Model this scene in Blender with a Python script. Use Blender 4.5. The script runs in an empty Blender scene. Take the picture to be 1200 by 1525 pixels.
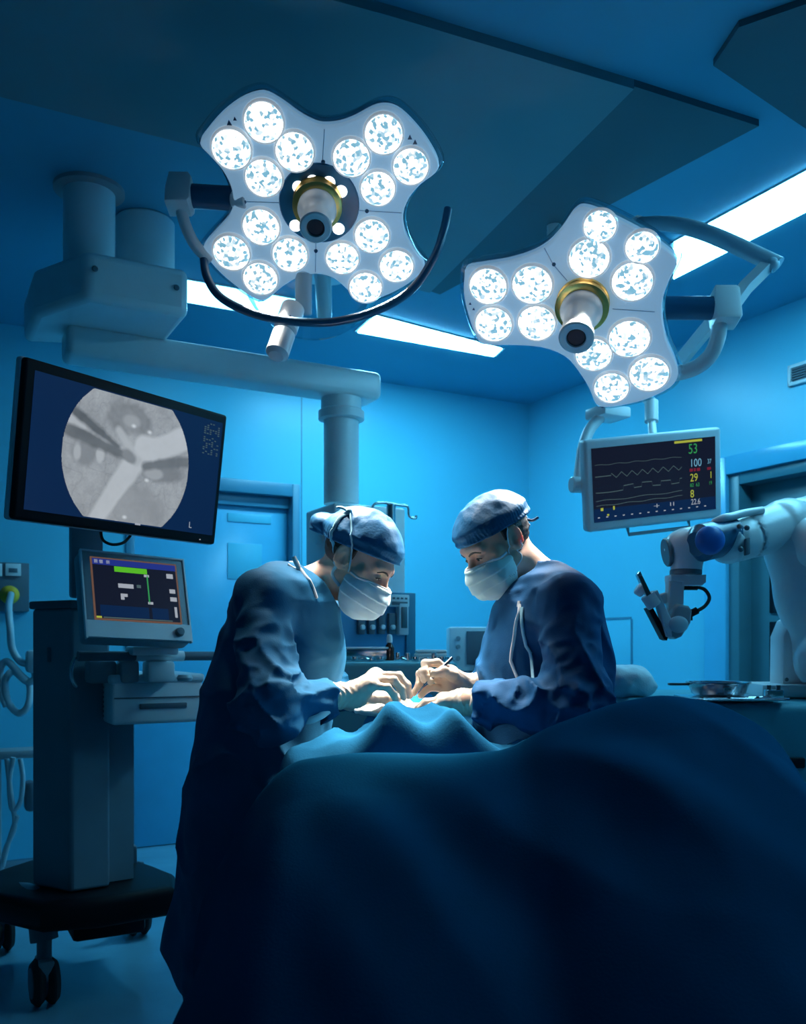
import bpy, bmesh, math, random
import numpy as np
from mathutils import Vector, Matrix
random.seed(7)
scene = bpy.context.scene
COL = scene.collection

# ------------------------------------------------------------------ camera / world / exposure
F, HOR, H0 = 1350.0, 960.0, 1.2          # focal length in pixels of a 1200 x 1525 frame, eye height
cam_d = bpy.data.cameras.new('camera')
cam_d.sensor_fit = 'HORIZONTAL'; cam_d.sensor_width = 36
cam_d.lens = 36 * F / 1200
cam_d.shift_y = (HOR - 762.5) / 1200
cam_d.dof.use_dof = True; cam_d.dof.focus_distance = 2.25; cam_d.dof.aperture_fstop = 6.3
cam_d.clip_start = 0.05
cam = bpy.data.objects.new('camera', cam_d); COL.objects.link(cam)
cam.location = (0, 0, H0); cam.rotation_euler = (math.pi/2, 0, 0)
scene.camera = cam
vs = scene.view_settings
scene.display_settings.display_device = 'sRGB'
vs.view_transform = 'Standard'; vs.look = 'None'; vs.gamma = 1; vs.use_curve_mapping = False
vs.exposure = 0.0
world = bpy.data.worlds.new('world'); scene.world = world; world.use_nodes = True
world.node_tree.nodes['Background'].inputs[0].default_value = (0.02, 0.34, 0.62, 1)
world.node_tree.nodes['Background'].inputs[1].default_value = 0.075
scene.cycles.use_denoising = True
scene.cycles.max_bounces = 8
scene.cycles.sample_clamp_indirect = 4.0
STRIP_COL = (0.20, 0.70, 1.0); STRIP_POWER = 54.0
SPOT_COL = (1.0, 0.95, 0.87); SPOT_POWER = (130.0, 200.0)      # per lobe of each surgical lamp

# ------------------------------------------------------------------ picture <-> room helpers
ROOM_H = 2.94
U = Vector((0.8792, 0.4766, 0)); W = Vector((-0.4766, 0.8792, 0)); Z = Vector((0, 0, 1))
CORNER = Vector((0.911, 6.58, 0))
def ray(px, py): return Vector(((px-600)/F, 1, (HOR-py)/F))
def P(px, py, Y): return Vector(((px-600)/F*Y, Y, H0+(HOR-py)/F*Y))
EYE = Vector((0, 0, H0))
def hit(px, py, o, n):
    d = ray(px, py); return EYE + d*((o-EYE).dot(n)/d.dot(n))
def on_ceil(px, py, dz=0): return hit(px, py, Vector((0,0,ROOM_H-dz)), Z)
def on_floor(px, py): return hit(px, py, Vector((0,0,0)), Z)
def on_back(px, py, off=0): return hit(px, py, CORNER-W*off, W)
def on_right(px, py, off=0): return hit(px, py, CORNER-U*off, U)
def frame(o, x, y, z):
    m = Matrix.Identity(4)
    for i, a in enumerate((x, y, z, o)):
        for r in range(3): m[r][i] = a[r]
    return m
def room(o): return frame(o, U, W, Z)
def axis_frame(o, z, xhint=Vector((1,0,0))):
    z = Vector(z).normalized(); x = Vector(xhint); x = (x - z*x.dot(z))
    if x.length < 1e-5: x = Vector((0,1,0)) - z*z.y
    x.normalize(); return frame(o, x, z.cross(x), z)
def quad_frame(tl, tr, br, bl, Yref):
    D = np.array([[*ray(*p)] for p in (tl, tr, br, bl)]).T * np.array([1,-1,1,-1])
    y = np.linalg.svd(D)[2][-1]; y = y/np.mean(y)*Yref
    c = [EYE + ray(*p)*float(k) for p, k in zip((tl, tr, br, bl), y)]
    x = (c[1]-c[0]+c[2]-c[3])/2; z = (c[0]-c[3]+c[1]-c[2])/2
    w, h = x.length, z.length
    x.normalize(); z = z - x*z.dot(x); z.normalize()
    return frame(sum(c, Vector())/4, x, z.cross(x), z), w, h

# ------------------------------------------------------------------ materials
def mat(name, col, rough=0.5, metal=0.0, var=0.0, vscale=8.0, bump=0.0, bscale=200.0, emit=None, estr=0.0,
        trans=0.0, spec=0.5, sheen=0.0, sss=0.0, coat=0.0, vcol=None, wrinkle=0):
    m = bpy.data.materials.new(name); m.use_nodes = True
    nt = m.node_tree; b = nt.nodes['Principled BSDF']
    b.inputs['Base Color'].default_value = (*col, 1)
    b.inputs['Roughness'].default_value = rough; b.inputs['Metallic'].default_value = metal
    b.inputs['Specular IOR Level'].default_value = spec
    b.inputs['Transmission Weight'].default_value = trans
    b.inputs['Sheen Weight'].default_value = sheen
    b.inputs['Coat Weight'].default_value = coat
    if sss:
        b.inputs['Subsurface Weight'].default_value = sss
        b.inputs['Subsurface Radius'].default_value = (0.012, 0.005, 0.003)
        b.inputs['Subsurface Scale'].default_value = 1.0
    tc = nt.nodes.new('ShaderNodeTexCoord')
    if var:
        n = nt.nodes.new('ShaderNodeTexNoise'); n.inputs['Scale'].default_value = vscale; n.inputs['Detail'].default_value = 5
        r = nt.nodes.new('ShaderNodeValToRGB')
        r.color_ramp.elements[0].position = 0.3; r.color_ramp.elements[1].position = 0.7
        r.color_ramp.elements[0].color = (*[c*(1-var) for c in col], 1)
        r.color_ramp.elements[1].color = (*[min(1, c*(1+var)) for c in col], 1)
        nt.links.new(tc.outputs['Object'], n.inputs['Vector']); nt.links.new(n.outputs['Fac'], r.inputs['Fac'])
        nt.links.new(r.outputs['Color'], b.inputs['Base Color'])
    if bump:
        n = nt.nodes.new('ShaderNodeTexNoise'); n.inputs['Scale'].default_value = bscale; n.inputs['Detail'].default_value = 4
        bp = nt.nodes.new('ShaderNodeBump'); bp.inputs['Strength'].default_value = bump; bp.inputs['Distance'].default_value = 0.01
        nt.links.new(tc.outputs['Object'], n.inputs['Vector']); nt.links.new(n.outputs['Fac'], bp.inputs['Height'])
        nt.links.new(bp.outputs['Normal'], b.inputs['Normal'])
    if wrinkle:
        n2 = nt.nodes.new('ShaderNodeTexNoise'); n2.inputs['Scale'].default_value = wrinkle; n2.inputs['Detail'].default_value = 3
        n2.inputs['Distortion'].default_value = 1.2; n2.noise_type = 'RIDGED_MULTIFRACTAL'
        b2 = nt.nodes.new('ShaderNodeBump'); b2.inputs['Strength'].default_value = 0.55; b2.inputs['Distance'].default_value = 0.02
        nt.links.new(tc.outputs['Object'], n2.inputs['Vector']); nt.links.new(n2.outputs['Fac'], b2.inputs['Height'])
        if bump: nt.links.new(bp.outputs['Normal'], b2.inputs['Normal'])
        nt.links.new(b2.outputs['Normal'], b.inputs['Normal'])
    if emit:
        b.inputs['Emission Color'].default_value = (*emit, 1); b.inputs['Emission Strength'].default_value = estr
    if vcol:
        a = nt.nodes.new('ShaderNodeAttribute'); a.attribute_name = vcol
        nt.links.new(a.outputs['Color'], b.inputs['Emission Color']); b.inputs['Emission Strength'].default_value = estr
    return m
M = {}
def defmats():
    d = dict(
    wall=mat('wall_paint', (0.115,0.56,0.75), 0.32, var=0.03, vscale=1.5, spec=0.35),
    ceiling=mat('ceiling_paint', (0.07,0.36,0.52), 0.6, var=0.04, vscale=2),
    ceil_panel=mat('ceiling_panel', (0.14,0.26,0.30), 0.6, var=0.05, vscale=2),
    ceil_dark=mat('ceiling_dark_panel', (0.06,0.13,0.16), 0.6, var=0.05, vscale=2),
    floor=mat('vinyl_floor', (0.16,0.42,0.55), 0.22, var=0.12, vscale=3, bump=0.03, bscale=40),
    frame=mat('door_frame_paint', (0.06,0.24,0.36), 0.35, var=0.05),
    leaf=mat('door_leaf_paint', (0.08,0.46,0.70), 0.22, var=0.03),
    dleaf=mat('dark_door_paint', (0.05,0.17,0.22), 0.35, var=0.06),
    darkglass=mat('dark_glass', (0.004,0.008,0.015), 0.08),
    white=mat('white_enamel', (0.84,0.86,0.87), 0.3, var=0.03, spec=0.5),
    offwhite=mat('offwhite_plastic', (0.70,0.75,0.78), 0.4, var=0.03),
    housing=mat('monitor_housing', (0.52,0.58,0.62), 0.4, var=0.03),
    grey=mat('grey_plastic', (0.28,0.34,0.38), 0.42, var=0.05),
    dgrey=mat('dark_grey_plastic', (0.10,0.15,0.19), 0.45, var=0.06),
    cartgrey=mat('cart_grey_blue', (0.17,0.26,0.32), 0.45, var=0.05),
    black=mat('black_plastic', (0.008,0.010,0.014), 0.5, spec=0.15),
    rubber=mat('black_rubber', (0.015,0.016,0.018), 0.7),
    navy=mat('navy_sleeve', (0.015,0.10,0.20), 0.3, var=0.05),
    bluecap=mat('blue_cap', (0.01,0.14,0.50), 0.4),
    bluepanel=mat('blue_rack_panel', (0.06,0.30,0.52), 0.4, var=0.04),
    steel=mat('stainless_steel', (0.62,0.65,0.68), 0.22, metal=1.0, var=0.05, vscale=30),
    dsteel=mat('dark_steel', (0.18,0.20,0.22), 0.3, metal=1.0),
    gold=mat('brass', (0.95,0.58,0.16), 0.28, metal=0.85),
    tube=mat('translucent_hose', (0.45,0.60,0.66), 0.35, var=0.05),
    yellow=mat('yellow_plug', (0.95,0.50,0.03), 0.4),
    gown=mat('blue_surgical_gown', (0.010,0.115,0.235), 0.72, var=0.10, vscale=9, bump=0.10, bscale=350, sheen=0.0, spec=0.12, wrinkle=9),
    gownb=mat('navy_surgical_gown', (0.006,0.072,0.185), 0.72, var=0.10, vscale=9, bump=0.10, bscale=350, sheen=0.0, spec=0.12, wrinkle=9),
    scrub=mat('scrub_shirt', (0.025,0.07,0.22), 0.7, var=0.08, bump=0.1),
    trouser=mat('scrub_trousers', (0.012,0.045,0.12), 0.75, var=0.08, bump=0.1),
    cap=mat('blue_surgical_cap', (0.012,0.125,0.275), 0.5, var=0.10, vscale=25, bump=0.10, bscale=160, sheen=0.0, spec=0.2),
    capb=mat('steel_blue_surgical_cap', (0.014,0.105,0.225), 0.5, var=0.10, vscale=25, bump=0.10, bscale=160, sheen=0.0, spec=0.2),
    mask=mat('mint_face_mask', (0.68,0.93,0.90), 0.6, var=0.04, vscale=20, bump=0.05, bscale=300),
    maskw=mat('pale_blue_face_mask', (0.62,0.88,0.96), 0.6, var=0.05, vscale=20, bump=0.05, bscale=300),
    strap=mat('white_strap', (0.85,0.88,0.9), 0.6),
    strapb=mat('pale_blue_strap', (0.32,0.62,0.74), 0.6),
    skin=mat('skin', (0.74,0.44,0.31), 0.45, var=0.08, vscale=30, bump=0.04, bscale=250, sss=0.15),
    skinw=mat('skin_light', (0.80,0.52,0.39), 0.45, var=0.08, vscale=30, bump=0.04, bscale=250, sss=0.15),
    hair=mat('black_hair', (0.012,0.009,0.008), 0.45, var=0.2, vscale=60, bump=0.3, bscale=400),
    eye=mat('dark_eye', (0.02,0.012,0.01), 0.1),
    sclera=mat('eye_white', (0.6,0.55,0.52), 0.2),
    glove=mat('cream_latex_glove', (0.82,0.66,0.52), 0.42, var=0.05, vscale=40, bump=0.06, bscale=220, sss=0.05),
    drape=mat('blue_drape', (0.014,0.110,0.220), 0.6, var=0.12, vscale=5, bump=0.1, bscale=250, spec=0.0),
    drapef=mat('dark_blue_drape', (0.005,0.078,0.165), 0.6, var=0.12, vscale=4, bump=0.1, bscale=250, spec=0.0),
    teal=mat('teal_drape', (0.06,0.32,0.40), 0.6, var=0.08, vscale=6, bump=0.1, bscale=250),
    gauze=mat('white_gauze', (0.92,0.90,0.86), 0.9, var=0.03, bump=0.1, bscale=300),
    towel=mat('white_towel', (0.88,0.91,0.93), 0.9, var=0.04, bump=0.15, bscale=300),
    cloth=mat('pale_cloth', (0.55,0.74,0.82), 0.8, var=0.06, bump=0.1, bscale=200),
    bottle=mat('brown_bottle', (0.05,0.02,0.015), 0.12),
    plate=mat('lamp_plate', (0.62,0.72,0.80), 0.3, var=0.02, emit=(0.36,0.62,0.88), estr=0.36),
    rim=mat('lamp_shell', (0.42,0.60,0.70), 0.25),
    disc=mat('lamp_centre_disc', (0.02,0.16,0.30), 0.15),
    led=mat('lamp_led', (1,1,1), 0.3, emit=(1.0,0.96,0.92), estr=2.2),
    ring=mat('lens_ring', (0.85,0.9,0.92), 0.2, emit=(0.8,0.92,1), estr=0.25),
    strip=mat('ceiling_light_diffuser', (0.9,0.95,1), 0.5, emit=STRIP_COL, estr=STRIP_POWER*1.25),
    strip_dim=mat('ceiling_light_diffuser_dimmed', (0.9,0.95,1), 0.5, emit=STRIP_COL, estr=STRIP_POWER*0.16),
    strip_mid=mat('ceiling_light_diffuser_half', (0.9,0.95,1), 0.5, emit=STRIP_COL, estr=STRIP_POWER*0.48),
    blackhole=mat('dark_bore', (0.004,0.01,0.03), 0.6),
    scr_navy=mat('display_navy', (0.0,0.0,0.0), 0.3, spec=0.15, emit=(0.003,0.016,0.062), estr=1.0),
    scr_dark=mat('display_dark', (0.004,0.004,0.006), 0.3, spec=0.15, emit=(0.006,0.008,0.02), estr=1.0),
    scr_green=mat('display_green', (0,0,0), 0.3, spec=0.15, emit=(0.09,0.45,0.02), estr=1.0),
    scr_dgreen=mat('display_dim_green', (0,0,0), 0.3, spec=0.15, emit=(0.03,0.27,0.08), estr=1.0),
    scr_yellow=mat('display_yellow', (0,0,0), 0.3, spec=0.15, emit=(0.36,0.40,0.05), estr=1.0),
    scr_cyan=mat('display_cyan', (0,0,0), 0.3, spec=0.15, emit=(0.14,0.36,0.52), estr=1.0),
    scr_red=mat('display_red', (0,0,0), 0.3, spec=0.15, emit=(0.16,0.012,0.03), estr=1.0),
    scr_white=mat('display_white', (0,0,0), 0.3, spec=0.15, emit=(0.34,0.37,0.43), estr=1.0),
    scr_blue=mat('display_blue', (0,0,0), 0.3, spec=0.15, emit=(0.015,0.03,0.22), estr=1.0),
    scr_line=mat('display_dim_line', (0,0,0), 0.3, spec=0.15, emit=(0.06,0.10,0.11), estr=1.0),
    scr_brown=mat('display_copper_edge', (0,0,0), 0.3, spec=0.15, emit=(0.13,0.07,0.05), estr=1.0),
    scr_img=mat('endoscope_picture', (0,0,0), 0.25, vcol='picture', estr=1.0),
    )
    M.update(d)
    # faceted glass of a lamp pod
    m = bpy.data.materials.new('faceted_lens'); m.use_nodes = True; nt = m.node_tree; b = nt.nodes['Principled BSDF']
    tc = nt.nodes.new('ShaderNodeTexCoord'); vo = nt.nodes.new('ShaderNodeTexVoronoi'); vo.inputs['Scale'].default_value = 105
    r = nt.nodes.new('ShaderNodeValToRGB'); e = r.color_ramp.elements
    e[0].position = 0.20; e[0].color = (0.11,0.25,0.32,1); e[1].position = 0.50; e[1].color = (1,0.96,0.91,1)
    sp = nt.nodes.new('ShaderNodeSeparateColor')
    nt.links.new(tc.outputs['Object'], vo.inputs['Vector']); nt.links.new(vo.outputs['Color'], sp.inputs['Color'])
    nt.links.new(sp.outputs['Red'], r.inputs['Fac'])
    nt.links.new(r.outputs['Color'], b.inputs['Emission Color']); b.inputs['Emission Strength'].default_value = 1.7
    b.inputs['Base Color'].default_value = (0.5,0.6,0.65,1); b.inputs['Roughness'].default_value = 0.12
    M['lens'] = m
    g = bpy.data.materials.new('clear_acrylic'); g.use_nodes = True; nt = g.node_tree
    out = nt.nodes['Material Output']; nt.nodes.remove(nt.nodes['Principled BSDF'])
    tr = nt.nodes.new('ShaderNodeBsdfTransparent'); tr.inputs[0].default_value = (0.80,0.93,0.97,1)
    gl = nt.nodes.new('ShaderNodeBsdfGlossy'); gl.inputs['Roughness'].default_value = 0.075
    lw = nt.nodes.new('ShaderNodeLayerWeight'); lw.inputs['Blend'].default_value = 0.35
    mx = nt.nodes.new('ShaderNodeMixShader')
    nt.links.new(lw.outputs['Facing'], mx.inputs[0]); nt.links.new(tr.outputs[0], mx.inputs[1]); nt.links.new(gl.outputs[0], mx.inputs[2])
    nt.links.new(mx.outputs[0], out.inputs[0]); M['clear'] = g
defmats()

# ------------------------------------------------------------------ object helpers
def tag(o, label=None, cat=None, group=None, kind=None):
    if label: o['label'] = label
    if cat: o['category'] = cat
    if group: o['group'] = group
    if kind: o['kind'] = kind
    return o
def thing(name, label, cat, loc, group=None):
    o = bpy.data.objects.new(name, None); COL.objects.link(o); o.empty_display_size = 0.05
    o.location = loc; return tag(o, label, cat, group)
def link_mesh(name, me, m, parent=None):
    o = bpy.data.objects.new(name, me); COL.objects.link(o)
    me.materials.clear(); me.materials.append(M[m] if isinstance(m, str) else m)
    if parent is not None:
        o.parent = parent
        o.matrix_parent_inverse = world_of(parent).inverted()
    return o
def world_of(o):
    m = Matrix.LocRotScale(o.location, o.rotation_euler, o.scale)
    return world_of(o.parent) @ o.matrix_parent_inverse @ m if o.parent else m
class MB:
    def __init__(s): s.bm = bmesh.new()
    def _new(s, fn):
        b = bmesh.new(); fn(b); me = bpy.data.meshes.new('t'); b.to_mesh(me); b.free(); s.bm.from_mesh(me); bpy.data.meshes.remove(me); return s
    def box(s, fr, size, bev=0.0, seg=2):
        def fn(b):
            bmesh.ops.create_cube(b, size=1, matrix=Matrix.Diagonal((*size, 1)))
            if bev: bmesh.ops.bevel(b, geom=list(b.edges), offset=min(bev, min(size)*0.49), segments=seg, profile=0.5, affect='EDGES')
            b.transform(fr)
        return s._new(fn)
    def prism(s, pts, fr, d0, d1, bev=0.0, seg=2):
        """outline in the frame's x/y, from z=d0 to z=d1"""
        def fn(b):
            a = [b.verts.new((p[0], p[1], d0)) for p in pts]; f = b.faces.new(a)
            r = bmesh.ops.extrude_face_region(b, geom=[f])
            for v in r['geom']:
                if isinstance(v, bmesh.types.BMVert): v.co.z = d1
            bmesh.ops.recalc_face_normals(b, faces=list(b.faces))
            if bev:
                ed = [e for e in b.edges if abs(e.verts[0].co.z-e.verts[1].co.z) < 1e-6]
                bmesh.ops.bevel(b, geom=ed, offset=bev, segments=seg, profile=0.5, affect='EDGES')
            b.transform(fr)
        return s._new(fn)
    def lathe(s, prof, fr, n=32):
        """prof: list of (r, z); revolve about the frame's z"""
        def fn(b):
            rings = []
            for r, z in prof:
                if r < 1e-6: rings.append([b.verts.new((0,0,z))])
                else: rings.append([b.verts.new((r*math.cos(2*math.pi*i/n), r*math.sin(2*math.pi*i/n), z)) for i in range(n)])
            for A, B in zip(rings, rings[1:]):
                for i in range(n):
                    j = (i+1) % n
                    vs_ = [A[i % len(A)], A[j % len(A)], B[j % len(B)], B[i % len(B)]]
                    u_ = []
                    for v in vs_:
                        if v not in u_: u_.append(v)
                    if len(u_) > 2: b.faces.new(u_)
            bmesh.ops.recalc_face_normals(b, faces=list(b.faces))
            b.transform(fr)
        return s._new(fn)
    def cyl(s, a, b_, r, r2=None, bev=0.0, n=28):
        a, b_ = Vector(a), Vector(b_); r2 = r if r2 is None else r2; L = (b_-a).length
        bev = min(bev, L*0.45, r*0.9, r2*0.9)
        pr = [(0,0),(r-bev,0),(r,bev),(r2,L-bev),(r2-bev,L),(0,L)] if bev else [(0,0),(r,0),(r2,L),(0,L)]
        return s.lathe(pr, axis_frame(a, b_-a), n)
    def tube(s, pts, r, n=12, smooth=6, ry=None, up=None):
        pts = [Vector(p) for p in pts]
        if smooth and len(pts) > 2: pts = catmull(pts, smooth)
        rr = r if callable(r) else (lambda t: r)
        def fn(b):
            rings = []; prev = None
            for i, p in enumerate(pts):
                t = (pts[min(i+1, len(pts)-1)] - pts[max(i-1, 0)]).normalized()
                if up is not None: x = Vector(up) - t*t.dot(Vector(up))
                elif prev is None: x = Vector((0.31,0.2,0.93)) - t*t.dot(Vector((0.31,0.2,0.93)))
                else: x = prev - t*prev.dot(t)
                x.normalize(); prev = x; y = t.cross(x); q = rr(i/max(1, len(pts)-1)); qy = ry if ry else q
                rings.append([b.verts.new(p + x*q*math.cos(2*math.pi*k/n) + y*qy*math.sin(2*math.pi*k/n)) for k in range(n)])
            for A, B in zip(rings, rings[1:]):
                for k in range(n): b.faces.new((A[k], A[(k+1)%n], B[(k+1)%n], B[k]))
            b.faces.new(rings[0][::-1]); b.faces.new(rings[-1])
            bmesh.ops.recalc_face_normals(b, faces=list(b.faces))
        return s._new(fn)
    def ball(s, c, r, fr=None, n=20):
        r = r if hasattr(r, '__len__') else (r, r, r)
        def fn(b):
            bmesh.ops.create_uvsphere(b, u_segments=n, v_segments=max(8, n*2//3), radius=1, matrix=Matrix.Diagonal((*r, 1)))
            b.transform((Matrix.Translation(c) @ (fr.to_3x3().to_4x4() if fr else Matrix.Identity(4))))
        return s._new(fn)
    def poly(s, pts):
        s.bm.faces.new([s.bm.verts.new(p) for p in pts]); return s
    def slab(s, fr, x0, x1, z0, z1, y0=-0.0015, y1=0.0):
        """thin plate in a screen's x/z, lying on its front (y<0 is the front)"""
        return s.box(fr @ Matrix.Translation(((x0+x1)/2, (y0+y1)/2, (z0+z1)/2)), (abs(x1-x0), abs(y1-y0), abs(z1-z0)))
    def build(s, name, m, parent=None, smooth=True, angle=35):
        me = bpy.data.meshes.new(name); s.bm.to_mesh(me); s.bm.free()
        if smooth:
            me.polygons.foreach_set('use_smooth', [True]*len(me.polygons))
            sharpen(me, angle)
        return link_mesh(name, me, m, parent)
def sharpen(me, angle):
    b = bmesh.new(); b.from_mesh(me); a = math.radians(angle)
    for e in b.edges:
        e.smooth = len(e.link_faces) == 2 and e.calc_face_angle(0) < a
    b.to_mesh(me); b.free()
def catmull(p, k):
    out = []
    for i in range(len(p)-1):
        a, b, c, d = p[max(i-1,0)], p[i], p[i+1], p[min(i+2, len(p)-1)]
        for j in range(k):
            t = j/k
            out.append(0.5*((2*b) + (c-a)*t + (2*a-5*b+4*c-d)*t*t + (3*b-a-3*c+d)*t**3))
    out.append(p[-1]); return out
def rbox(xl, xc, xr, yt, yb, Y):
    """room-aligned box from the pixel columns of its left, nearest and right vertical edges; returns frame, size"""
    c = P(xc, yb, Y); top = P(xc, yt, Y); t = (xr-600)/F; tl = (xl-600)/F
    su = (t*c.y-c.x)/(U.x-U.y*t); sw = (c.x-tl*c.y)/(0.4766+0.8792*tl)
    sz = top.z-c.z
    return room(c + U*su/2 + W*sw/2 + Z*sz/2), (su, sw, sz)
def pbox(pl, Yl, pc, Yc, pr, Yr, yt, yb):
    """box from its left, nearest and right vertical edges, each at its own distance; returns plan points, bottom, top"""
    A, B, D = P(pc, yb, Yc), P(pr, yb, Yr), P(pl, yb, Yl); E = B+D-A
    return [(q.x, q.y) for q in (A, B, E, D)], A.z, P(pc, yt, Yc).z
def structure(o, label=None): o['kind'] = 'structure'; return tag(o, label) if label else o

# ------------------------------------------------------------------ implicit surfaces
_rng = np.random.RandomState(3); _T = _rng.rand(32,32,32).astype(np.float32)*2-1
def noise(Q):
    i = np.floor(Q).astype(np.int32); f = (Q-i).astype(np.float32); f = f*f*(3-2*f); i &= 31; j = (i+1) & 31
    x0,y0,z0 = i.T; x1,y1,z1 = j.T; fx,fy,fz = f.T
    a = _T[x0,y0,z0]*(1-fx)+_T[x1,y0,z0]*fx; b = _T[x0,y1,z0]*(1-fx)+_T[x1,y1,z0]*fx
    c = _T[x0,y0,z1]*(1-fx)+_T[x1,y0,z1]*fx; d = _T[x0,y1,z1]*(1-fx)+_T[x1,y1,z1]*fx
    return (a*(1-fy)+b*fy)*(1-fz)+(c*(1-fy)+d*fy)*fz
def ridge(Q): return 1-np.abs(noise(Q))*1.8
def s_cone(p, a, b, ra, rb):
    a = np.asarray(a, np.float32); b = np.asarray(b, np.float32); d = b-a
    t = np.clip(((p-a)@d)/max(1e-9, float(d@d)), 0, 1)
    return np.linalg.norm(p-a-t[:,None]*d, axis=1)-(ra+t*(rb-ra))
def s_chain(p, pts, rs, k=0.0):
    d = None
    for i in range(len(pts)-1):
        e = s_cone(p, pts[i], pts[i+1], rs[i], rs[i+1]); d = e if d is None else (smin(d, e, k) if k else np.minimum(d, e))
    return d
def s_ell(p, c, r, R=None):
    q = p-np.asarray(c, np.float32)
    if R is not None: q = q@R
    r = np.asarray(r, np.float32); k0 = np.linalg.norm(q/r, axis=1); k1 = np.linalg.norm(q/(r*r), axis=1)
    return k0*(k0-1)/np.maximum(k1, 1e-6)
def s_box(p, c, hs, r, R=None):
    q = p-np.asarray(c, np.float32)
    if R is not None: q = q@R
    q = np.abs(q)-(np.asarray(hs, np.float32)-r)
    return np.linalg.norm(np.maximum(q, 0), axis=1)+np.minimum(q.max(axis=1), 0)-r
def smin(a, b, k):
    h = np.clip(0.5+0.5*(b-a)/k, 0, 1); return b*(1-h)+a*h-k*h*(1-h)
def smax(a, b, k): return -smin(-a, -b, k)
def mesh_sdf(f, lo, hi, h, B=8):
    lo = np.array(lo, np.float32); hi = np.array(hi, np.float32)
    nb = np.ceil((hi-lo)/(h*B)).astype(int)
    g = np.stack(np.meshgrid(*[np.arange(n) for n in nb], indexing='ij'), -1).reshape(-1,3)
    d = f((lo+(g+0.5)*h*B).astype(np.float32))
    g = g[np.abs(d) < h*B*1.35]
    N = nb*B+2
    loc = np.stack(np.meshgrid(*[np.arange(B+1)]*3, indexing='ij'), -1).reshape(-1,3)
    keys=[]; verts=[]; edges=[]
    off = np.array([[i,j,k] for i in (0,1) for j in (0,1) for k in (0,1)])
    epairs = [(a,b) for a in range(8) for b in range(a+1,8) if np.abs(off[a]-off[b]).sum()==1]
    for s in range(0, len(g), 1200):
        gb = g[s:s+1200]; n = len(gb)
        idx = gb[:,None,:]*B+loc[None]
        V = f((lo+idx.reshape(-1,3)*h).astype(np.float32)).reshape(n,B+1,B+1,B+1)
        c = np.stack([V[:, o[0]:o[0]+B, o[1]:o[1]+B, o[2]:o[2]+B] for o in off], -1)
        ins = c < 0; mixed = ins.any(-1) & ~ins.all(-1)
        w = np.argwhere(mixed)
        if len(w):
            cv = c[mixed]; acc = np.zeros((len(w),3)); cnt = np.zeros(len(w))
            for a,b in epairs:
                m = (cv[:,a]<0) != (cv[:,b]<0); t = cv[:,a]/np.where(m, cv[:,a]-cv[:,b], 1)
                pnt = off[a]+(off[b]-off[a])*t[:,None]
                acc += np.where(m[:,None], pnt, 0); cnt += m
            gi = gb[w[:,0]]*B+w[:,1:]
            verts.append(lo+(gi+acc/cnt[:,None])*h); keys.append((gi[:,0]*N[1]+gi[:,1])*N[2]+gi[:,2])
        S = V < 0
        for ax in range(3):
            A = S[:,:B,:B,:B]; sl = [slice(0,B)]*3; sl[ax] = slice(1,B+1); Bv = S[(slice(None),*sl)]
            w = np.argwhere(A != Bv)
            if len(w): edges.append(np.column_stack([gb[w[:,0]]*B+w[:,1:], np.full(len(w),ax), A[A!=Bv]]))
    keys = np.concatenate(keys); verts = np.concatenate(verts); o = np.argsort(keys); keys = keys[o]; verts = verts[o]
    E = np.concatenate(edges); quads=[]
    for ax in range(3):
        e = E[E[:,3]==ax]; q = []
        a1, a2 = [(1,2),(2,0),(0,1)][ax]
        for (u,v) in ((0,0),(-1,0),(-1,-1),(0,-1)):
            c = e[:,:3].copy(); c[:,a1]+=u; c[:,a2]+=v; q.append((c[:,0]*N[1]+c[:,1])*N[2]+c[:,2])
        q = np.stack(q,1); pos = np.searchsorted(keys, q); pos = np.minimum(pos, len(keys)-1)
        ok = (keys[pos]==q).all(1); pos = pos[ok]; fl = e[ok,4]==0
        pos[fl] = pos[fl][:, ::-1]; quads.append(pos)
    return verts.astype(np.float32), np.concatenate(quads)
def np_mesh(name, v, q):
    me = bpy.data.meshes.new(name); me.vertices.add(len(v)); me.vertices.foreach_set('co', v.astype(np.float32).ravel())
    me.loops.add(q.size); me.loops.foreach_set('vertex_index', q.astype(np.int32).ravel())
    me.polygons.add(len(q)); me.polygons.foreach_set('loop_start', np.arange(0, q.size, q.shape[1], dtype=np.int32))
    me.polygons.foreach_set('use_smooth', np.ones(len(q), bool)); me.update(); me.validate(); return me
def sdf_obj(name, f, lo, hi, h, m, parent=None):
    v, q = mesh_sdf(f, lo, hi, h); return link_mesh(name, np_mesh(name, v, q), m, parent)
def onto(f, pts, off=0.002, it=8):
    """slide points onto the f = off surface"""
    p = np.array([list(x) for x in pts], np.float32); e = 0.0015
    for _ in range(it):
        d = f(p)-off
        gr = np.stack([f(p+np.eye(3, dtype=np.float32)[i]*e)-f(p-np.eye(3, dtype=np.float32)[i]*e) for i in range(3)], 1)/(2*e)
        p = p-(d/np.maximum(1e-6,(gr*gr).sum(1)))[:,None]*gr*0.9
    return [Vector(map(float, x)) for x in p]
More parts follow.
